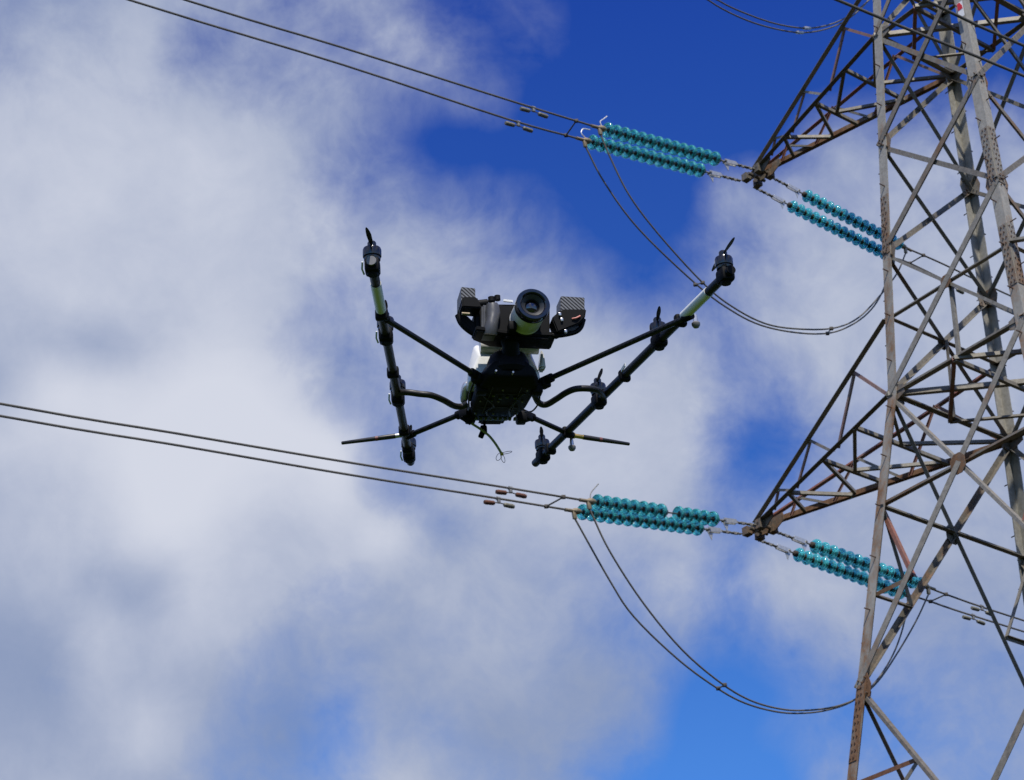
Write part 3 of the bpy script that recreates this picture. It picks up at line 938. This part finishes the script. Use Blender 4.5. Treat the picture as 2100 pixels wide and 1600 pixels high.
def at_col(P, X):
    Q = catmull(P, 12); best = None
    for a_ in Q:
        rel = a_ - CAM; xa = 1050 + rel.dot(RGT) / rel.dot(FWD) * FPX
        if best is None or abs(xa - X) < best[0]: best = (abs(xa - X), a_)
    return best[1]
def spacer(p, q, label, r=.013):
    o = empty('spacer_bar', Matrix.Translation((p + q) / 2))
    tag(o, label, 'spacer', 'spacer bars between twin cables')
    MB().tube([p, q], r, 8).build('rod', M_COND, o, world=True)
    for e in (p, q):
        MB().box(e, (.07, .05, .06), bevel=.012).build('clamp', M_CAP, o, world=True)
spacer(at_col(C_UP0, 1180), at_col(C_UP1, 1156), 'spacer bar joining the two upper left cables')
spacer(at_col(C_LO0, 1150), at_col(C_LO1, 1126), 'spacer bar joining the two lower left cables')
spacer(at_col(C_UR0, 1893), at_col(C_UR1, 1866), 'spacer bar joining the two cables behind the tower leg')
spacer(at_col(C_LR0, 1940), at_col(C_LR1, 1906), 'spacer bar joining the two right cables low on the right')
spacer(on_plane(1441, 580, S_UP[0][3], AX), on_plane(1426, 584, S_UP[1][3], AX), 'spacer on the upper jumper loop, below the upper left strings')
spacer(on_plane(1705, 674, S_UP[0][3], AX), on_plane(1697, 684, S_UP[1][3], AX), 'spacer at the bottom of the upper jumper loop')
spacer(on_plane(1486, 1405, S_LOW[0][3], AX), on_plane(1473, 1412, S_LOW[1][3], AX), 'spacer on the lower jumper loop')

# ------------------------------------------------------------------ drone
DQ = (-0.00057, 3.84939, 2.3307, 0.17497, 0.12861, -0.05638)
BA, BB, BL = .3656, .1724, 1.0213                       # half-width front, half-width rear, boom length
DM = (Matrix.Translation(V(DQ[:3]) + CAM) @ Matrix.Rotation(DQ[3], 4, 'Z') @ Matrix.Rotation(DQ[4], 4, 'X') @ Matrix.Rotation(DQ[5], 4, 'Y'))
DI = DM.inverted()
def loc(X, Y, axis, val):
    """sight a photo point onto a plane of the drone's own frame (x right, y to the tail, z up)"""
    o_ = DI @ CAM; d = DI.to_3x3() @ ray(X, Y)
    return o_ + d * ((val - o_[axis]) / d[axis])

M_TUBE = carbon_material('carbon_tube', (150, 150, 75), .018, .004, .36)
M_CBOX = carbon_material('carbon_twill_box', (68, 12, 68), .19, .010, .45)
M_BLK = simple('black_plastic', (0.005, 0.005, 0.0055), .6, 0, .3, 90, spec=.14)
M_BLKG = simple('black_gloss', (0.010, 0.010, 0.012), .18, 0, .2, 60, coat=.4)
M_RUB = simple('black_rubber_hose', (0.009, 0.0085, 0.008), .5, 0, .3, 70, .3)
M_SHELL = simple('white_shell', (0.78, 0.78, 0.76), .3, 0, .03, 12, coat=.3)
M_GREYP = simple('grey_plastic', (0.20, 0.19, 0.19), .4, 0, .1, 40)
M_SILV = simple('satin_silver', (0.62, 0.60, 0.58), .3, .8, .08, 50)
M_TAPE = simple('white_tape', (0.80, 0.80, 0.76), .4, 0, .04, 40)
M_GOLD = simple('gold_connector', (0.75, 0.48, 0.14), .25, .9, .05, 40)
M_ANT = simple('black_antenna', (0.02, 0.018, 0.016), .35, 0, .1, 40)
M_OLIVE = simple('olive_coax', (0.26, 0.29, 0.11), .5, 0, .1, 40)
M_DOLIVE = simple('dark_olive_connector', (0.07, 0.08, 0.02), .5, 0, .2, 40)
M_YEL = simple('yellow_hub', (0.45, 0.36, 0.03), .5, 0, .1, 40)
M_DIMRED = simple('dull_red_band', (0.16, 0.045, 0.04), .5, 0, .1, 40)
M_PINK = simple('red_wire', (0.60, 0.16, 0.12), .45, 0, .1, 40)
M_PROP = simple('dark_propeller', (0.030, 0.030, 0.036), .35, 0, .1, 30)
M_BAR = simple('lens_white', (0.78, 0.775, 0.74), .32, 0, .02, 20)
M_GLS = simple('lens_glass', (0.004, 0.004, 0.006), .03, 0, .0, 20, coat=1.0, spec=.8)
M_GRIP = simple('grip_rubber', (0.075, 0.075, 0.080), .38, 0, .12, 60)
M_RING = simple('lens_ring_grey', (0.028, 0.029, 0.032), .45, 0, .15, 40)

drone = empty('drone', DM)
tag(drone, 'black eight-motor inspection drone with splayed carbon booms hovering in mid-air', 'drone')
def boom_pt(side, t):
    return V((side * (BA + (BB - BA) * t), -BL / 2 + BL * t, 0))

def build_motor():
    o = MB()
    o.box((0, 0, -.001), (.030, .036, .030), bevel=.006)
    o.lathe([(0, -.020), (.010, -.020), (.012, -.016), (.012, .0), (0, .0)], None, 14)
    mt = o.build('motor', M_BLK, drone)
    MB().lathe([(0, .014), (.0165, .014), (.0172, .018), (.0158, .0185), (.0158, .021), (.0186, .0215), (.0190, .024), (.0190, .036), (.0175, .040), (.0090, .0425),
                (.0090, .0520), (.0075, .0550), (.0060, .0560), (.0, .0580)], None, 28).build('bell', M_BLKG, mt, sharp=25)
    cw = MB()
    cw.tube([(-.019, -.012, .006), (-.021, .0, -.004), (-.018, .012, -.010)], .0020, 6)
    cw.build('cable', M_TAPE, mt)
    b = MB()
    for sg in (1, -1):
        pts = []
        prof = [(.006, .003, .0025), (.02, .0045, .003), (.045, .0055, .002), (.06, .0045, .001), (.072, .003, 0), (.078, .001, 0)]
        bm_ = bmesh.new(); up, dn = [], []
        for (x, c_, tw) in prof:
            up.append([bm_.verts.new((sg * x, sg * c_, .0480 + tw * .5)), bm_.verts.new((sg * x, -sg * c_ * .8, .0480 - tw * .5))])
        for A_, B_ in zip(up, up[1:]): bm_.faces.new((A_[0], B_[0], B_[1], A_[1]))
        bmesh.ops.solidify(bm_, geom=bm_.faces[:], thickness=.0014)
        bmesh.ops.recalc_face_normals(bm_, faces=bm_.faces)
        b.add(bm_)
    b.build('propeller', M_PROP, mt)
    return mt
MOT0 = build_motor()
PROPANG = {(-1, 0): 76, (-1, 1): 84, (-1, 2): 79, (-1, 3): 88, (1, 0): 92, (1, 1): 80, (1, 2): 86, (1, 3): 78}
first = True
for side in (-1, 1):
    ang = math.atan2(BB - BA, BL) * side
    for k_ in range(4):
        mt = MOT0 if first else copy_tree(MOT0, drone)
        first = False
        t = (0.012, 1 / 3, 2 / 3, 1.02)[k_]
        mt.location = boom_pt(side, t)
        if side > 0:
            for c in [c for c in mt.children if c.name.startswith('cable')]: bpy.data.objects.remove(c)
        mt.rotation_euler = (0, 0, -ang)
        for c in mt.children:
            if c.name.startswith('propeller'): c.rotation_euler = (0, 0, math.radians(PROPANG[(side, k_)]) + ang)

for side in (-1, 1):
    a_, b_ = boom_pt(side, -.012), boom_pt(side, 1.072)
    d = (b_ - a_).normalized()
    bo = MB().tube([a_, b_], .0100, 20).build('boom', M_TUBE, drone)
    ec = MB().lathe([(0, -.002), (.0098, -.002), (.0098, .012), (.0, .012)], frame(a_ - d * .002, d) @ Matrix.Rotation(math.radians(90), 4, 'Y'), 20)
    ec.build('end_cap', M_GREYP if side < 0 else M_BLK, bo)
    t0, t1 = ((.085, .205) if side < 0 else (.088, .205))
    MB().tube([boom_pt(side, t0), boom_pt(side, t1)], .0112, 22).build('tape_band', M_TAPE, bo)
    for t in (.225, .33, .52, .663, .86, .97):
        p = boom_pt(side, t)
        MB().box(p + V((0, 0, -.002)), (.027, .018, .027), Matrix.Rotation(-math.atan2(BB - BA, BL) * side, 3, 'Z'), .005).build('clamp', M_BLK, bo)
    if side > 0:
        p = boom_pt(1, .50)
        MB().prism([p + V((-.0112, -.024, .003)), p + V((-.0128, .020, .003)), p + V((-.0128, .020, .011)), p + V((-.0112, -.024, .011))], (1, .2, 0), .002).build('label_sticker', M_TAPE, bo)

# struts from the body to the booms
def rod(a_, b_, r, name, m_, parent=None, seg=14):
    return MB().tube([a_, b_], r, seg).build(name, m_, parent or drone)
struts = [((-.069, .048, .004), (-.322, -.276, -.004)), ((.087, .071, .004), (.334, -.320, -.008)),
          ((-.067, .251, .0), (-.186, .401, -.002)), ((.078, .262, .0), (.212, .385, -.002))]
for a_, b_ in struts:
    a_, b_ = V(a_), V(b_)
    so = rod(a_ + (a_ - b_).normalized() * .02, b_, .0064, 'strut', M_TUBE)
    e = MB(); d = (b_ - a_).normalized()
    e.tube([a_ - d * .012, a_ + d * .028], .0105, 14)
    MB().tube([b_ - d * .02, b_ + d * .004], .0090, 14).build('strut_clamp', M_BLK, so)
    e.box(a_ + V((0, 0, -.006)), (.026, .026, .020), Matrix.Rotation(math.atan2(d.y, d.x), 3, 'Z'), .004)
    e.build('strut_clamp', M_BLK, so)

# cable hoses with an S-bend
for pix in (([(821, 805), (838, 805), (860, 808), (885, 811), (910, 821), (930, 832), (946, 834), (958, 828)], -1),
            ([(1238, 812), (1226, 801), (1205, 797), (1180, 798), (1160, 806), (1140, 819), (1120, 830), (1105, 826), (1095, 808), (1088, 795)], 1)):
    pts = []
    for q_, (X, Y) in enumerate(pix[0]):
        f_ = q_ / (len(pix[0]) - 1)
        pts.append(loc(X, Y, 2, -.006 - .012 * math.sin(f_ * math.pi)))
    MB().tube(catmull(pts, 5), .0075, 12).build('cable_hose', M_RUB, drone)

# body: white hull over a black belly
def loft(secs, name, m_, sharp=40):
    """secs: list of (y, [(x, z) ...]) with equal point counts"""
    b = bmesh.new(); rings = [[b.verts.new((x, y, z)) for x, z in pr] for y, pr in secs]
    n = len(rings[0])
    for A_, B_ in zip(rings, rings[1:]):
        for k_ in range(n): b.faces.new((A_[k_], A_[(k_ + 1) % n], B_[(k_ + 1) % n], B_[k_]))
    b.faces.new(rings[0]); b.faces.new(rings[-1][::-1])
    bmesh.ops.recalc_face_normals(b, faces=b.faces)
    bmesh.ops.bevel(b, geom=list(b.edges), offset=.006, segments=3, affect='EDGES', profile=.5)
    mb = MB(); mb.add(b)
    return mb.build(name, m_, drone, sharp=sharp)
def sect(wt, wb, zt, zb): return [(-wb, zb), (wb, zb), (wb * .98, zb + (zt - zb) * .35), (wt, zt), (-wt, zt), (-wb * .98, zb + (zt - zb) * .35)]
shell = loft([(.070, sect(.058, .080, .066, .004)), (.105, sect(.064, .084, .108, .008)), (.20, sect(.058, .072, .110, .022)), (.28, sect(.040, .046, .085, .035))], 'body_shell', M_SHELL)
br = MB()
br.tube([(-.056, .075, .090), (.080, .075, .090)], .0165, 18)
br.build('cowl_bar', M_SHELL, shell)
gw = MB(); gw.prism([(.076, .07, .030), (.092, .07, .030), (.090, .07, .062), (.084, .07, .080)], (0, 1, 0), .03, .004)
gw.build('cowl_fin', M_SHELL, shell)
bel = loft([(.006, [(-.048, -.014), (.052, -.014), (.058, .004), (.036, .026), (-.036, .026), (-.054, .004)]),
            (.05, [(-.062, -.022), (.068, -.022), (.072, .004), (.048, .030), (-.048, .030), (-.068, .004)]),
            (.18, [(-.064, -.022), (.060, -.022), (.066, -.006), (.062, .0), (-.064, .0), (-.068, -.006)]),
            (.27, [(-.050, -.016), (.034, -.016), (.038, -.008), (.034, -.002), (-.050, -.002), (-.052, -.008)])], 'belly', M_BLK)
MB().lathe([(0, 0), (.046, .002), (.052, .012), (.048, .036), (.041, .052), (.024, .064), (0, .066)], Matrix.Translation((.002, .046, .0)), 28).build('gimbal_dome', M_BLK, bel)
ey = MB(); ey.lathe([(0, 0), (.007, .0005), (.009, .004), (.009, .02), (0, .02)], Matrix.Translation((.012, .004, .018)) @ Matrix.Rotation(math.radians(-90), 4, 'X'), 18)
ey.box((-.006, .008, .018), (.040, .012, .014), None, .004)
ey.build('front_sensor', M_BLKG, bel)
sw = MB()
for X, Y in ((1017, 761), (1052, 764)):
    p = loc(X, Y, 1, -.006); sw.tube([p - V((0, .003, 0)), p + V((0, .01, 0))], .0024, 8)
sw.build('front_glints', M_SILV, bel)  # the two sensor glints, built as small bright silver studs
se = MB()
for y0 in (.085, .165, .225):
    se.box((-.002, y0, -.0225), (.108 - y0 * .12, .0022, .0022))
for x0 in (-.036, .030):
    se.box((x0, .125, -.0228), (.0022, .16, .0022))
se.build('panel_seams', M_RUB, bel)
for x0 in (-.052, -.01, .046):
    for y0 in (.064, .13, .205):
        MB().lathe([(0, -.002), (.0024, -.002), (.0026, .001), (0, .001)], Matrix.Translation((x0, y0, -.0225)), 8).build('screw', M_GREYP, bel)
ol = MB()
for X, Y in ((1012, 812), (1026, 817), (1040, 815), (1056, 817), (1008, 822)):
    ol.box(loc(X, Y, 2, -.024), (.007, .005, .004), None, .001)
ol.build('belly_connectors', M_DOLIVE, bel)
lo = MB()
lo.tube(catmull([(-.074, .06, .0), (-.082, .10, -.022), (-.076, .15, -.030), (-.070, .20, -.016)], 6), .0022, 7)
lo.build('loose_cable', M_RUB, bel)
lo = MB()
lo.tube(catmull([(.078, .075, .0), (.084, .12, -.024), (.078, .17, -.028), (.068, .215, -.014)], 6), .0020, 7)
lo.build('loose_cable', M_RUB, bel)
rb = MB()
for k_ in range(9):
    rb.box((-.046 + k_ * .0115, .235, -.023), (.006, .012, .006), None, .001)
rb.build('connector_row', M_DOLIVE, bel)
wr = MB()
wr.tube(catmull([(-.05, .10, -.022), (-.02, .14, -.030), (-.03, .19, -.026), (.0, .24, -.024)], 5), .0022, 6)
wr.tube(catmull([(.04, .08, -.022), (.02, .15, -.031), (.03, .21, -.026)], 5), .0022, 6)
wr.build('wiring', M_RUB, bel)
for X, s_ in ((-.058, -1), (.07, 1)):
    MB().box((X, .075, -.016), (.026, .030, .026), None, .005).build('corner_bracket', M_BLK, bel)
    MB().box((X * .95, .26, -.010), (.024, .034, .026), None, .005).build('corner_bracket', M_BLK, bel)
bt = MB().prism([loc(987, 846, 1, .275), loc(1046, 843, 1, .275), loc(1037, 862, 1, .28), loc(1030, 867, 1, .28), loc(985, 867, 1, .28), loc(980, 861, 1, .28)], (0, 1, 0), .03, .004)
bt.build('battery_tray', M_BLK, drone)
# silver pod on the left flank
pod = MB()
c0, c1 = loc(957, 783, 1, .17), loc(950, 828, 1, .20)
pod.tube([c0 + (c1 - c0) * t for t in (0, .08, .25, .5, .75, .92, 1)], [.003, .007, .010, .0105, .010, .007, .003], 16)
pod.build('side_pod', M_SILV, drone)
MB().tube([c0 + (c1 - c0) * t + V((.014, -.012, .002)) for t in (0, .1, .9, 1)], [.004, .007, .007, .004], 14).build('side_pod', M_BLKG, drone)

# rod antennas with connectors on the boom tails, the right one gold
for (X0, Y0, X1, Y1, side) in ((836, 891, 700, 909, -1), (1172, 893, 1291, 911, 1)):
    p = boom_pt(side, .895) + V((side * .012, 0, -.006))
    q_ = p.copy()
    a_ = loc(X0, Y0, 1, p.y); b_ = loc(X1, Y1, 1, p.y + .02)
    d = (b_ - a_).normalized()
    an = MB().tube([a_ + d * .030, a_ + d * .05, b_ - d * .002, b_], [.0062, .0062, .0042, .003], 14).build('rod_antenna', M_ANT, drone)
    MB().tube([a_ - d * .004, a_ + d * .008, a_ + d * .0081, a_ + d * .032], [.0075, .0075, .0055, .0055], 12).build('connector', M_SILV if side < 0 else M_GOLD, an)  # left one silver: its white highlight is put into the colour
    MB().tube([a_ + d * .072, a_ + d * .079], .0060, 14).build('red_ring', M_DIMRED, an)

# little lamps hanging under the right boom
for (X, Y, t) in ((1427, 664, .235), (1173, 917, .885)):
    p = boom_pt(1, t)
    c_ = loc(X, Y, 1, p.y)
    la = MB().lathe([(0, -.010), (.006, -.009), (.0092, -.004), (.0095, .001), (.008, .003), (.0, .003)], Matrix.Translation(c_), 18).build('status_lamp', M_GREYP, drone)
    MB().tube([c_ + V((0, 0, .002)), c_ + V((0, 0, .022))], [.006, .004], 10).build('lamp_stem', M_SILV, la)

# whip with a cloverleaf aerial, and a small sensor pod behind it
a_ = loc(950, 858, 1, .25)
wp = [a_, loc(966, 868, 1, .255), loc(985, 880, 1, .26), loc(1002, 893, 1, .265), loc(1016, 910, 1, .27), loc(1029, 931, 1, .275)]
wo_ = MB().tube(catmull(wp, 4), .0031, 8).build('whip_aerial', M_OLIVE, drone)
MB().tube([wp[0] - (wp[1] - wp[0]) * .3, wp[1]], .0058, 10).build('whip_base', M_BLK, wo_)
e = wp[-1]
MB().lathe([(0, -.004), (.0042, -.003), (.0042, .003), (0, .004)], Matrix.Translation(e), 10).build('hub', M_YEL, wo_)
cv = MB()
for (ax_, tilt, R_) in ((.3, .25, .013), (-2.3, -.5, .011), (-1.3, .9, .010)):
    cdir = V((math.cos(ax_), .45 * math.sin(tilt), math.sin(ax_)))
    perp = V((-math.sin(ax_) * .6, math.cos(tilt), math.cos(ax_) * .6)).normalized()
    pts = [e + cdir * R_ * (1 - math.cos(w_)) + perp * R_ * .8 * math.sin(w_) for w_ in [2 * math.pi * i / 20 for i in range(21)]]
    cv.tube(pts, .0007, 5)
cv.build('cloverleaf_loops', M_ANT, wo_)
sp_ = MB(); p0_, p1_ = loc(994, 868, 1, .285), loc(990, 893, 1, .285)
sp_.tube([p0_, p0_.lerp(p1_, .3)], .003, 8)
sp_.box(p0_.lerp(p1_, .55), (.016, .014, .022), None, .004); sp_.box(p0_.lerp(p1_, .95) + V((-.003, 0, 0)), (.013, .012, .016), Matrix.Rotation(.4, 3, 'Y'), .003)
sp_.build('tail_sensor', M_BLK, drone)

# gimbal: neck, tray, side motors in carbon boxes
gim = MB()
gim.tube([(.004, .03, .035), (.002, .0, .055), (.0, -.005, .078)], [.026, .019, .024], 20)
gim = gim.build('gimbal', M_BLK, drone)
YT = -.012
tr = MB()
def P_(X, Y, y): return loc(X, Y, 1, y)
ZT = .070
tr.prism([loc(X, Y, 2, ZT) + V((0, 0, .006)) for X, Y in ((976, 677), (1040, 686), (1141, 690), (1129, 718), (1003, 712), (968, 698))], (0, 0, 1), .012, .003)
tr.prism([loc(X, Y, 2, ZT) - V((0, 0, .004)) for X, Y in ((1036, 687), (1126, 691), (1118, 704), (1030, 700))], (0, 0, 1), .008, .002)
tr.build('tray', M_BLK, gim)
# left and right roll motor boxes
YB = -.045
def carbon_box(x0, x1, y0, y1, depth, name):
    a_, b_, c_, d_ = P_(x0, y0, YB), P_(x1, y0 + 3, YB), P_(x1, y1 + 1, YB), P_(x0, y1, YB)
    off = V((0, depth / 2, 0))
    return MB().prism([a_ + off, b_ + off, c_ + off, d_ + off], (0, 1, 0), depth, .0015).build(name, M_CBOX, gim, sharp=25)
carbon_box(946, 975, 588, 619, .070, 'motor_box')
carbon_box(1150, 1199, 607, 640, .055, 'motor_box')
ga = MB()
ga.prism([P_(945, 618, YB + .02), P_(975, 618, YB + .02), P_(985, 640, YB + .02), P_(976, 641, YB + .02), P_(944, 639, YB + .02)], (0, 1, 0), .05, .003)
ga.tube(catmull([P_(939, 646, -.01), P_(946, 662, -.01), P_(960, 676, -.01), P_(982, 690, -.01)], 5), .0075, 10)
ga.tube([P_(975, 625, -.02), P_(1000, 622, -.02)], .010, 12)
ga.prism([P_(936, 644, -.01), P_(958, 650, -.01), P_(970, 662, -.01), (P_(988, 668, -.01)), P_(988, 692, -.01), P_(974, 688, -.01), P_(948, 668, -.01)], (0, 1, 0), .012, .002)
ga.build('roll_arm', M_BLK, gim)
ga = MB()
ga.prism([P_(1150, 641, YB + .02), P_(1199, 641, YB + .02), P_(1196, 660, YB + .02), P_(1184, 672, YB + .02), P_(1140, 690, YB + .02), P_(1128, 660, YB + .02)], (0, 1, 0), .045, .003)
ga.tube(catmull([P_(1197, 655, -.03), P_(1191, 672, -.03), P_(1178, 682, -.03), P_(1150, 688, -.03), P_(1132, 688, -.03)], 5), .0055, 10)
ga.build('roll_arm', M_BLK, gim)
st = MB(); st.tube([P_(947, 643, YB), P_(963, 644, YB)], .0032, 10); st.build('standoff', M_BRASS, gim)
MB().tube(catmull([P_(1173, 654, YB - .004), P_(1182, 652, YB - .006), P_(1190, 648, YB - .004)], 4), .0020, 8).build('cable', M_PINK, gim)
kn = MB()
for X, Y in ((1148, 645), (1152, 656), (1160, 680)):
    kn.box(P_(X, Y, YB - .004), (.006, .006, .008), None, .001)
kn.build('screw_heads', M_SILV, gim)

# ------------------------------------------------------------------ stills camera on the gimbal
camroot = empty('stills_camera', DM)
tag(camroot, 'black mirrorless camera with white telephoto lens mounted on the drone gimbal', 'camera')
LD = V((.06, -1, .03)).normalized()
LF = P_(1094, 623, -.120)                                # centre of the lens front
LM = frame(LF, -LD) @ Matrix.Rotation(math.radians(90), 4, 'Y')   # local z runs back along the lens
def cbox(x0, x1, y0, y1, ya, yb, bevel=.004):
    a_, b_, c_, d_ = P_(x0, y0, ya), P_(x1, y0 + 2, ya), P_(x1, y1 + 2, ya), P_(x0, y1, ya)
    off = V((0, (yb - ya) / 2, 0))
    return [p + off for p in (a_, b_, c_, d_)], yb - ya
body = MB()
poly, dp = cbox(985, 1128, 622, 686, -.030, .018)
body.prism(poly, (0, 1, 0), dp, .005)
poly, dp = cbox(1062, 1110, 602, 632, -.022, .018)       # viewfinder hump
body.prism(poly, (0, 1, 0), dp, .006)
body = body.build('body', M_BLK, camroot)
gr = MB()
# hand grip: a waisted column
top, bot = P_(1009, 622, -.040), P_(1008, 686, -.040)
prof_ = [(0, .012), (.08, .0150), (.3, .0175), (.5, .0150), (.7, .0150), (.9, .0165), (1, .0160)]
gr.tube([top.lerp(bot, t) + V((.003 * math.sin(t * 5), .004 * math.sin(t * 6.28), 0)) for t, _ in prof_], [r_ for _, r_ in prof_], 22)
poly, dp = cbox(988, 1020, 624, 686, -.036, .0)
gr.prism(poly, (0, 1, 0), dp, .004)
gr.build('grip', M_GRIP, body)
dl = MB()
for X, Y, r_ in ((1008, 614, .008), (1020, 611, .007)):
    p = P_(X, Y, -.02); dl.tube([p - V((0, 0, .006)), p + V((0, 0, .005))], r_, 16)
dl.build('dial', M_BLK, body)
MB().prism([P_(1032, 614, -.031), P_(1052, 616, -.031), P_(1052, 621, -.031), P_(1032, 619, -.031)], (0, 1, 0), .004, .001).build('top_strip', M_BAR, body)
sd_ = MB(); poly, dp = cbox(972, 988, 640, 684, -.02, .02); sd_.prism(poly, (0, 1, 0), dp, .004); sd_.build('side_bracket', M_BLK, body)
lens = MB().lathe([(.0345, .024), (.0362, .026), (.0362, .072), (.0350, .075), (.0350, .080), (.0358, .081), (.0350, .095), (.0320, .100), (0, .100)], LM, 48).build('lens', M_BAR, camroot, sharp=25)
MB().lathe([(.0270, .010), (.0275, .002), (.0300, 0), (.0368, .0), (.0385, .0025), (.0388, .010), (.0384, .022), (.0366, .0255), (.0330, .0255)], LM, 48).build('front_ring', M_BLKG, lens, sharp=30)
MB().lathe([(.0272, .009), (.0268, .0060), (.0262, .0055), (.0180, .0105), (.0176, .0110), (.0168, .0105), (.0160, .016)], LM, 48).build('inner_ring', M_RING, lens, sharp=20)
MB().lathe([(0, .0110), (.006, .0116), (.0120, .0138), (.0164, .0165)], LM, 40).build('front_glass', M_GLS, lens, sharp=60)
MB().lathe([(.0362, .083), (.0368, .084), (.0368, .090), (.0362, .091)], LM, 40).build('focus_ring', M_RING, lens)
ft = MB(); p = P_(1050, 672, -.055); ft.box(p, (.018, .03, .022), None, .003); ft.build('tripod_collar', M_BLK, lens)
